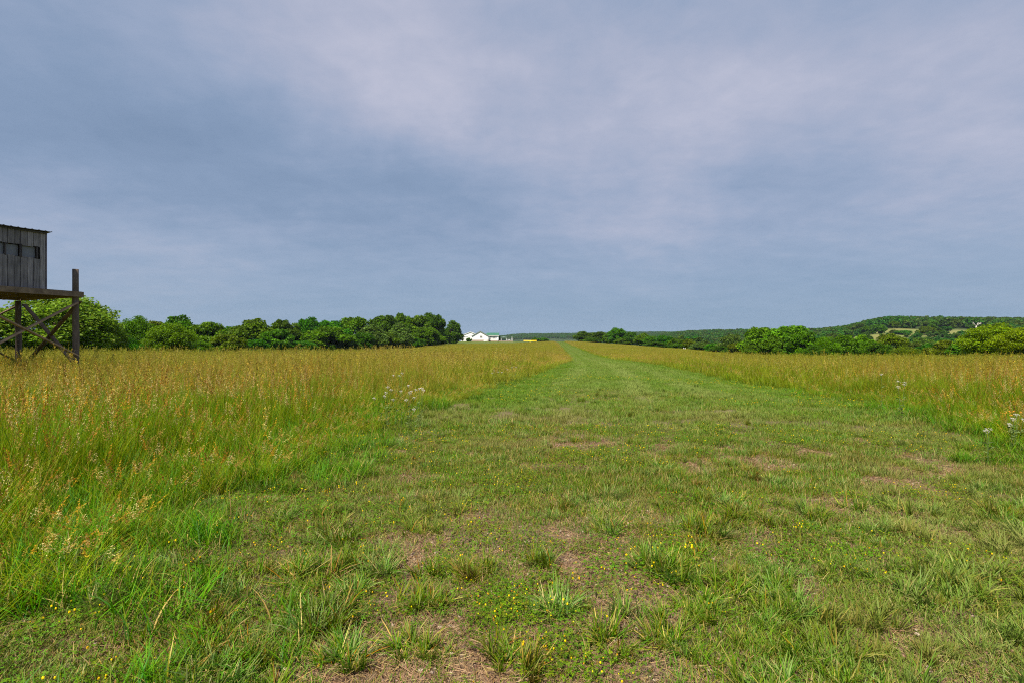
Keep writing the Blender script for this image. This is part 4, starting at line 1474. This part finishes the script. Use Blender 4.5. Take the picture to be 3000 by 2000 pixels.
    for k in range(n + 1):
        u = ua + (ub - ua) * k / n
        rib = .018 * max(0, math.cos(k * 2 * math.pi / 8)) ** 3
        for t in (ta, tb):
            z = 4.765 + rib - .07 * (t - ta) - .01 * (u - ua) + .006 * math.sin(u * 3)
            rows.append(W(u, t, z)); rows.append(W(u, t, z - .012 - rib * .8))
    v = np.array(rows)
    q = []
    for k in range(n):
        a = k * 4; b = a + 4
        q += [[a, b, b + 2, a + 2], [a + 1, a + 3, b + 3, b + 1], [a, a + 1, b + 1, b], [a + 2, b + 2, b + 3, a + 3]]
    q += [[0, 2, 3, 1], [n * 4, n * 4 + 1, n * 4 + 3, n * 4 + 2]]
    g = Geo(); g.add(v, q)
    link('roof', g.mesh('roof'), M['tin'], o)
    # rafters under the roof
    g = Geo(); g.bar(W(u0 - .02, -.055, 4.715), W(u1, -.055, 4.715), .05, .05, col=(.4, .4, .4))
    link('fascia', g.mesh('fascia'), M['plank'], o)


stand()

# ------------------------------------------------------------------ the farmstead on the crest


def siding_mat(name, color, step=0.2):
    m, t, out = material(name)
    tc = t.new('ShaderNodeTexCoord')
    sp = t.new('ShaderNodeSeparateXYZ'); t.l.new(tc.outputs['Object'], sp.inputs[0])
    fr = t.math('FRACT', t.math('DIVIDE', sp.outputs[2], step))
    n = t.noise(tc.outputs['Object'], .8, 4, .6)
    c = t.mix(t.math('MULTIPLY', n, .12), color, (.6, .6, .58))
    t.l.new(principled(t, c, .55, .3, 0, bump(t, fr, .5, .02)), out.inputs[0])
    return m


M['white'] = siding_mat('white_siding', (.80, .81, .82))
M['green_roof'] = simple_mat('green_metal_roof', (.035, .13, .075), .45, .4, 1.5, .15)
M['grey_roof'] = simple_mat('pale_grey_roof', (.40, .42, .43), .6, .3, 1.5, .12)
M['stone'] = simple_mat('tan_stone', (.36, .28, .22), .9, .1, 2.5, .4, bump_s=.6)
M['glass'] = simple_mat('dark_window_glass', (.03, .04, .05), .1, .5, 2, .2)
M['trim'] = simple_mat('white_trim_paint', (.80, .80, .80), .5, .3, 3, .05)
M['grey_trim'] = simple_mat('grey_eave_trim', (.28, .30, .31), .6, .3, 3, .1)
M['door'] = simple_mat('dark_door', (.05, .045, .05), .5, .3, 3, .1)
M['yellow_paint'] = simple_mat('yellow_aircraft_fabric', (.85, .58, .01), .4, .4, 2, .06)
M['tyre'] = simple_mat('rubber', (.02, .02, .02), .8, .2)
M['tank'] = simple_mat('white_tank_paint', (.80, .80, .78), .4, .4, 2, .06)


def px2x(px, d):
    return (px - 1500) / F * d


def gable(o, x0, x1, y0, y1, zb, ze, zp, wall_m, roof_m, stone=0.0, over=.5, edge_m=None):
    xm = (x0 + x1) / 2
    g = Geo()
    g.prism([(x0, y0, zb + stone), (x1, y0, zb + stone), (x1, y0, ze), (xm, y0, zp), (x0, y0, ze)], (0, y1 - y0, 0))
    link('wall', g.mesh('wall'), wall_m, o)
    if stone:
        g = Geo(); g.box((xm, (y0 + y1) / 2, zb + stone / 2 - .6), (x1 - x0 + .12, y1 - y0 + .12, stone + 1.19))
        link('stone_foundation', g.mesh('stone_foundation'), M['stone'], o)
    sl = (zp - ze) / (xm - x0)
    g = Geo()
    for sg, xe in ((-1, x0 - over), (1, x1 + over)):
        zee = ze - sl * over
        g.prism([(xm, y0 - over, zp + .02), (xe, y0 - over, zee + .02), (xe, y0 - over, zee + .24), (xm, y0 - over, zp + .24)], (0, y1 - y0 + 2 * over, 0))
    rf = link('roof', g.mesh('roof'), roof_m, o)
    g = Geo()
    for sg, xe in ((-1, x0 - over), (1, x1 + over)):
        zee = ze - sl * over
        g.prism([(xm, y0 - over - .06, zp - .10), (xe, y0 - over - .06, zee - .10), (xe, y0 - over - .06, zee + .22), (xm, y0 - over - .06, zp + .22)], (0, .05, 0))
    link('eave_trim', g.mesh('eave_trim'), edge_m or M['grey_trim'], rf)


def window_part(o, xc, y, zc, w_, h_, shutters=False, cells=2):
    g = Geo()
    g.box((xc, y - .05, zc + h_ / 2 + .06), (w_ + .24, .10, .12)); g.box((xc, y - .05, zc - h_ / 2 - .06), (w_ + .24, .10, .12))
    for k in range(cells + 1):
        g.box((xc - w_ / 2 + w_ * k / cells, y - .048, zc), (.12, .09, h_))
    g.box((xc, y - .046, zc), (w_, .08, .07))
    f_ = link('window', g.mesh('window'), M['trim'], o)
    g = Geo(); g.box((xc, y - .015, zc), (w_, .02, h_))
    link('pane', g.mesh('pane'), M['glass'], f_)
    if shutters:
        for sg in (-1, 1):
            g = Geo(); g.box((xc + sg * (w_ / 2 + .52), y - .03, zc), (.55, .05, h_ + .1))
            link('shutter', g.mesh('shutter'), M['door'], f_)


def farmstead():
    D = 400.0
    x0, x1 = px2x(1382.5, D), px2x(1431, D)
    zb = zat(1000, D)
    o = empty('farmhouse', ((x0 + x1) / 2, D, 0), 'white gabled farmhouse with green metal roof and stone base', 'house')
    ox, oy = (x0 + x1) / 2, D
    gable(o, x0 - ox, x1 - ox, 0, 16, zb, zat(984.5, D), zat(970.8, D), M['white'], M['green_roof'], 1.25)
    zc = zat(986.5, D)
    window_part(o, px2x(1409.8, D) - ox, 0, zc, 1.7, 1.35)
    # wing to the right, ridge along x
    wx0, wx1 = px2x(1431.3, D) - ox, px2x(1460, D) - ox
    y0, y1 = 3.0, 13.0
    ze, zp = zat(982.3, D + 3), zat(976, D + 8)
    g = Geo(); g.prism([(wx0, y0, zb + 1.0), (wx0, y1, zb + 1.0), (wx0, y1, ze), (wx0, 8, zp - .1), (wx0, y0, ze)], (wx1 - wx0, 0, 0))
    link('wing_wall', g.mesh('wing_wall'), M['white'], o)
    g = Geo(); g.box(((wx0 + wx1) / 2, 8, zb + .45 - .6), (wx1 - wx0 + .06, y1 - y0 + .12, 1.09 + 1.2))
    link('stone_foundation', g.mesh('stone_foundation'), M['stone'], o)
    g = Geo()
    a = px2x(1424, D) - ox
    for ye in (y0 - .6, y1 + .6):
        zz = ze - .35
        g.prism([(a, 8, zp), (a, ye, zz), (a, ye, zz + .2), (a, 8, zp + .2)], (wx1 + .35 - a, 0, 0))
    link('wing_roof', g.mesh('wing_roof'), M['green_roof'], o)
    g = Geo(); g.box(((wx0 + wx1) / 2 + .2, y0 - .64, ze - .30), (wx1 - wx0 + .4, .05, .28))
    link('gutter', g.mesh('gutter'), M['trim'], o)
    window_part(o, px2x(1447, D) - ox, y0, zat(988.3, D + 3), 2.2, 1.6, True, 3)
    g = Geo(); g.box((px2x(1437.3, D) - ox, y0 - .03, zat(989.5, D + 3)), (.55, .05, 2.0))
    link('door', g.mesh('door'), M['door'], o)
    g = Geo(); g.box((px2x(1457, D) - ox, y0 - 1.2, zat(996, D + 3)), (.5, 1.6, 1.2))
    link('step', g.mesh('step'), M['trim'], o)
    # side porch on the left
    g = Geo()
    g.box((px2x(1376.5, D) - ox, 6, zat(984.3, D)), (3.0, 4, .22))
    link('porch_roof', g.mesh('porch_roof'), M['grey_roof'], o)
    g = Geo(); g.bar((px2x(1372.5, D) - ox, 4.3, zb - .3), (px2x(1372.5, D) - ox, 4.3, zat(984.8, D)), .16, .16, up=(0, 1, 0))
    link('porch_post', g.mesh('porch_post'), M['grey_trim'], o)

    # garage behind
    D2 = 440.0
    gx0, gx1 = px2x(1350.5, D2), px2x(1405.5, D2)
    o2 = empty('garage', ((gx0 + gx1) / 2, D2, 0), 'white gabled garage with pale roof behind the lone tree', 'garage')
    ox2 = (gx0 + gx1) / 2
    zb2 = zat(999, D2)
    gable(o2, gx0 - ox2, gx1 - ox2, 0, 18, zb2 - .6, zat(983.5, D2), zat(973, D2), M['white'], M['grey_roof'], 0, .4, M['trim'])
    g = Geo()
    for k in range(4):
        g.box((px2x(1362, D2) - ox2, -.04, zb2 + .45 + k * .92), (4.0, .06, .88))
    dr = link('garage_door', g.mesh('garage_door'), M['trim'], o2)
    g = Geo(); g.box((px2x(1362, D2) - ox2, -.12, zat(986, D2)), (4.6, .2, .2))
    link('lintel', g.mesh('lintel'), M['grey_trim'], dr)

    # tank beside the house
    d = 388.0
    a, b = px2x(1416.5, d), px2x(1429.5, d)
    zt_ = zat(998.2, d)
    t_ = empty('gas_tank', ((a + b) / 2, d, hz((a + b) / 2, d)), 'long white gas tank lying in front of the farmhouse', 'tank')
    zz = zt_ - t_.location.z
    h = (b - a) / 2
    g = Geo(); g.tube([(-h, 0, zz), (-h + .12, 0, zz), (-h + .4, 0, zz), (h - .4, 0, zz), (h - .12, 0, zz), (h, 0, zz)], [.08, .30, .46, .46, .30, .08], 20)
    link('tank_body', g.mesh('tank_body', True), M['tank'], t_)
    for q in (-h * .55, h * .55):
        g = Geo(); g.box((q, 0, (zz - .3) / 2 - .2), (.25, .7, zz - .3 + .4))
        link('saddle', g.mesh('saddle'), M['stone'], t_)
    g = Geo(); g.tube([(-.4, 0, zz + .40), (-.4, 0, zz + .66)], [.2, .2], 12)
    link('valve_dome', g.mesh('valve_dome'), M['grey_trim'], t_)

    # terrace: stone wall, pergola, column
    d = 402.0
    a, b = px2x(1461, d), px2x(1503, d)
    zg = zat(1000.2, d); zw = zat(997.2, d)
    g = Geo()
    rw = random.Random(4)
    n = 14
    for k in range(n):
        for r_ in range(3):
            wlen = (b - a) / n
            g.box((a + (k + .5) * wlen + (.18 if r_ % 2 else 0), d, zg - .5 + r_ * .45), (wlen - .03, .5 + rw.uniform(-.05, .05), .43))
    tw = link('terrace_wall', g.mesh('terrace_wall'), M['stone'])
    tag(tw, 'low tan stone terrace wall right of the farmhouse', 'wall')
    p_ = empty('pergola', (px2x(1476, d), d + 2, zw - .1), 'white-posted pergola with grey-green top on the stone terrace', 'pergola')
    xx0, xx1 = px2x(1468, d) - p_.location.x, px2x(1483.2, d) - p_.location.x
    top = zat(989, d) - p_.location.z
    for xq in (xx0, xx1):
        for yq in (0, 3):
            g = Geo(); g.bar((xq, yq, 0), (xq, yq, top), .32, .32, up=(0, 1, 0))
            link('post', g.mesh('post'), M['trim'], p_)
    g = Geo()
    g.prism([(xx0 - .7, -.6, top), (xx1 + .7, -.6, top), (xx1 + .4, -.6, top + .25), ((xx0 + xx1) / 2, -.6, top + .85), (xx0 - .4, -.6, top + .25)], (0, 4.2, 0))
    link('pergola_roof', g.mesh('pergola_roof'), simple_mat('grey_green_shingle', (.20, .27, .25), .7, .2), p_)
    cpost = empty('lamp_column', (px2x(1500, d), d, zw - .1), 'single white column at the right end of the terrace wall', 'column')
    hh = zat(989.5, d) - cpost.location.z
    g = Geo(); g.tube([(0, 0, 0), (0, 0, .2), (0, 0, .21), (0, 0, hh)], [.26, .26, .17, .15], 12)
    link('shaft', g.mesh('shaft', True), M['trim'], cpost)
    g = Geo(); g.tube([(0, 0, hh), (0, 0, hh + .12), (0, 0, hh + .45), (0, 0, hh + .55)], [.16, .30, .30, .08], 12)
    link('cap', g.mesh('cap', True), M['trim'], cpost)
    for k, (pq, lab) in enumerate(((1488.5, 'white patio chair on the terrace, left of the pair'), (1493.5, 'white patio chair on the terrace, right of the pair'))):
        ch = empty('patio_chair', (px2x(pq, d), d + 1.2, zw - .1), lab, 'chair', 'patio chairs on the terrace')
        g = Geo(); g.box((0, 0, .42), (.55, .5, .05)); link('seat', g.mesh('seat'), M['trim'], ch)
        g = Geo(); g.box((0, .26, .75), (.55, .05, .6)); link('backrest', g.mesh('backrest'), M['trim'], ch)
        for sx in (-.24, .24):
            for sy in (-.21, .21):
                g = Geo(); g.box((sx, sy, .195), (.05, .05, .39)); link('leg', g.mesh('leg'), M['trim'], ch)


farmstead()


def aeroplane():
    d = 434.0
    x = px2x(1553, d)
    zw = zat(998.0, d)
    o = empty('light_aeroplane', (x, d, zw - 2.0), 'small yellow high-wing aeroplane parked beyond the crest', 'aeroplane')
    span = (1572.5 - 1533.5) / F * d
    o.rotation_euler = (R(-11), 0, math.pi)
    # wing: airfoil section lofted, slight dihedral
    sec = np.array([(-.75, 0), (-.55, .16), (-.1, .24), (.4, .14), (.85, 0), (.3, -.05), (-.4, -.08)])
    st = [(-span / 2, .10, .55), (-span / 2 + .5, .10, .95), (0, 0, 1.0), (span / 2 - .5, .10, .95), (span / 2, .10, .55)]
    v = []
    for xs, dz, sc in st:
        for yy, zz in sec:
            v.append((xs, yy * sc, 2.0 + dz + zz * sc * 1.5))
    n = len(sec)
    q = [[i * n + k, i * n + (k + 1) % n, (i + 1) * n + (k + 1) % n, (i + 1) * n + k] for i in range(len(st) - 1) for k in range(n)]
    g = Geo(); g.add(v, q); g.f.setdefault(n, []).append(np.array([list(range(n))[::-1], [(len(st) - 1) * n + k for k in range(n)]]))
    link('wing', g.mesh('wing'), M['yellow_paint'], o)
    # fuselage
    prof = [(-2.3, 1.15, .34, .32), (-1.6, 1.2, .44, .42), (-.7, 1.35, .45, .62), (.6, 1.38, .43, .62), (1.4, 1.2, .36, .40), (3.6, 1.15, .14, .2), (4.3, 1.15, .05, .16)]
    v = []
    m = 14
    for yy, zz, rx, rz in prof:
        for k in range(m):
            a = 2 * math.pi * k / m
            v.append((math.cos(a) * rx, yy, zz + math.sin(a) * rz))
    q = [[i * m + k, i * m + (k + 1) % m, (i + 1) * m + (k + 1) % m, (i + 1) * m + k] for i in range(len(prof) - 1) for k in range(m)]
    g = Geo(); g.add(v, q); g.f.setdefault(m, []).append(np.array([list(range(m))[::-1], [(len(prof) - 1) * m + k for k in range(m)]]))
    fu = link('fuselage', g.mesh('fuselage', True), M['yellow_paint'], o)
    g = Geo(); g.box((0, -.92, 1.78), (.62, .06, .34)); link('windscreen', g.mesh('windscreen'), M['glass'], fu)
    for sg in (-1, 1):
        g = Geo(); g.bar((sg * .42, -.1, .95), (sg * 2.6, -.05, 2.02), .09, .04, up=(0, 1, 0)); link('strut', g.mesh('strut'), M['yellow_paint'], o)
        g = Geo(); g.tube([(sg * .85 - .08, -.7, .3), (sg * .85 + .08, -.7, .3)], [.3, .3], 16); link('wheel', g.mesh('wheel'), M['tyre'], o)
        g = Geo(); g.bar((sg * .40, -.7, .95), (sg * .82, -.7, .32), .06, .06, up=(0, 1, 0)); link('gear_leg', g.mesh('gear_leg'), M['yellow_paint'], o)
    g = Geo(); g.box((0, 3.9, 1.22), (2.9, .8, .06)); link('tailplane', g.mesh('tailplane'), M['yellow_paint'], o)
    g = Geo(); g.prism([(-.03, 3.5, 1.25), (-.03, 4.6, 1.2), (-.03, 4.55, 2.1), (-.03, 4.1, 2.15)], (.06, 0, 0)); link('fin', g.mesh('fin'), M['yellow_paint'], o)
    g = Geo(); g.box((0, -2.42, 1.15), (.10, .05, 1.8)); link('propeller', g.mesh('propeller'), M['door'], o)
    g = Geo(); g.tube([(0, 4.25, .95), (0, 4.25, .70)], [.05, .05], 8); link('tail_wheel', g.mesh('tail_wheel'), M['tyre'], o)


aeroplane()


def stakes():
    for px, py, lab in ((2003.5, 1017.5, 'short white marker stake in the far grass, left of two'), (2007.5, 1019.0, 'short white marker stake in the far grass, right of two')):
        d = 196.0
        x, y, z = at(px, d)
        h = zat(py, d) - z
        g = Geo(); g.tube([(0, 0, -.2), (0, 0, h * .5), (0, 0, h - .05), (0, 0, h)], [.10, .10, .10, .05], 10)
        o = link('marker_stake', g.mesh('marker_stake', True), M['trim'])
        o.location = (x, y, z)
        tag(o, lab, 'stake', 'white stakes by the hedge line')


stakes()

# ------------------------------------------------------------------ wildflowers
M['petal'] = simple_mat('white_petals', (.52, .49, .44), .7, .2, 60, .15)
M['orange_petal'] = simple_mat('orange_petals', (.72, .30, .03), .7, .2, 60, .2)
M['flower_stem'] = simple_mat('flower_stems', (.10, .15, .04), .7, .2, 20, .2)


def wildflower(px, heads, label, mat='petal', size=.030, group='white wildflowers in the tall grass', n=22):
    """heads: (photo px, photo row, depth, height above ground)"""
    d0 = heads[0][2]
    x0, y0, z0 = at(px, d0)
    o = empty('wildflower', (x0, y0, z0), label, 'wildflower', group)
    for hp, row, d in heads:
        x = px2x(hp, d) - x0; y = d - d0; z = zat(row, d) - z0
        g = Geo()
        g.tube([(x * .2, y * .2, -.05), (x * .6, y * .6, z * .55), (x, y, z)], [.0030, .0026, .002], 5)
        lv = rng.uniform(.2, .7, 6)
        for q in lv:
            a = rng.uniform(0, 6.28)
            diamonds(g, np.array([(x * q + math.cos(a) * .03, y * q + math.sin(a) * .03, z * q)]), np.array([(math.cos(a), math.sin(a), .4)]) / 1.08, np.array([.08]), np.array([.018]), np.array([(1, 1, 1.)]))
        g.c = []
        link('stem', g.mesh('stem'), M['flower_stem'], o)
        f = Geo()
        a = rng.uniform(0, 6.28, n); r = size * np.sqrt(rng.random(n))
        c = np.stack([x + r * np.cos(a), y + r * np.sin(a), z + .012 - (r / size) ** 2 * .014 + rng.normal(0, .004, n)], -1)
        for p in c:
            s = rng.uniform(.0035, .0062)
            f.add(p + OCT * s * np.array((1, 1, .55)), OCTF)
        # rays that carry the flat head
        for k in range(0, n, 6):
            f.tube([(x, y, z - .03), c[k] - np.array((0, 0, .003))], [.0016, .001], 4, caps=False)
        link('flower_head', f.mesh('flower_head'), M[mat], o)


wildflower(1135, [(1130, 1150, 8.6), (1136, 1134, 8.6), (1146, 1142, 8.7), (1126, 1160, 8.5), (1096, 1166, 8.4)], 'white flat-headed wildflower, leftmost of the cluster at the left field edge')
wildflower(1176, [(1175, 1146, 8.7), (1152, 1170, 8.4)], 'white wildflower with one low head between its cluster neighbours')
wildflower(1199, [(1197, 1129, 8.8), (1200, 1151, 8.6), (1205, 1146, 8.6), (1190, 1171, 8.4), (1212, 1165, 8.4)], 'white wildflower with five heads in the middle of the left cluster')
wildflower(1230, [(1218, 1142, 8.7), (1229, 1138, 8.7), (1236, 1137, 8.8), (1240, 1143, 8.7)], 'white wildflower with four crowded heads at the right of the left cluster')
wildflower(1170, [(1153, 1099, 11.0), (1178, 1093, 11.2), (1170, 1100, 11.0)], 'white wildflower standing further back above the left cluster')
wildflower(1213, [(1213, 1199, 7.6)], 'single low white wildflower below the left cluster')
wildflower(1455, [(1448, 1085, 17), (1460, 1089, 17), (1470, 1090, 17), (1442, 1092, 17)], 'far white wildflower on the green bend of the left field edge', size=.036)
wildflower(1505, [(1500, 1076, 18), (1512, 1075, 18), (1486, 1082, 18)], 'far white wildflower nearest the lane on the left field edge', size=.036)
wildflower(2583, [(2583, 1096, 11)], 'single white wildflower high in the right field', size=.036)
wildflower(2640, [(2632, 1117, 9.6), (2650, 1120, 9.6), (2650, 1126, 9.5), (2632, 1133, 9.4)], 'white wildflower with four heads at the right field edge', size=.036)
wildflower(2975, [(2978, 1214, 6.9), (2968, 1226, 6.8), (2998, 1228, 6.8), (2956, 1242, 6.7)], 'spreading white wildflower at the right edge of the view', size=.036)
wildflower(2965, [(2958, 1206, 7.2), (2972, 1205, 7.2), (2990, 1208, 7.2), (2947, 1210, 7.2), (2962, 1216, 7.1)], 'small orange wildflower behind the white one at the right edge', 'orange_petal', .016, None, 12)
wildflower(2896, [(2896, 1257, 6.3), (2890, 1262, 6.3)], 'pinkish white wildflower low in the grass at the right', size=.036)


def haze():
    """the air of a close, damp day"""
    m, t, out = material('air')
    v = t.new('ShaderNodeVolumePrincipled')
    v.inputs['Color'].default_value = (.62, .78, 1.0, 1)
    v.inputs['Density'].default_value = 4.5e-5
    v.inputs['Anisotropy'].default_value = 0.1
    t.l.new(v.outputs[0], out.inputs['Volume'])
    g = Geo(); g.box((0, 0, 50), (10600, 10600, 150))
    o = link('haze', g.mesh('haze'), m)
    o.display_type = 'BOUNDS'
    tag(o, kind='stuff', label='thin pale air between the camera and the far hills')


haze()
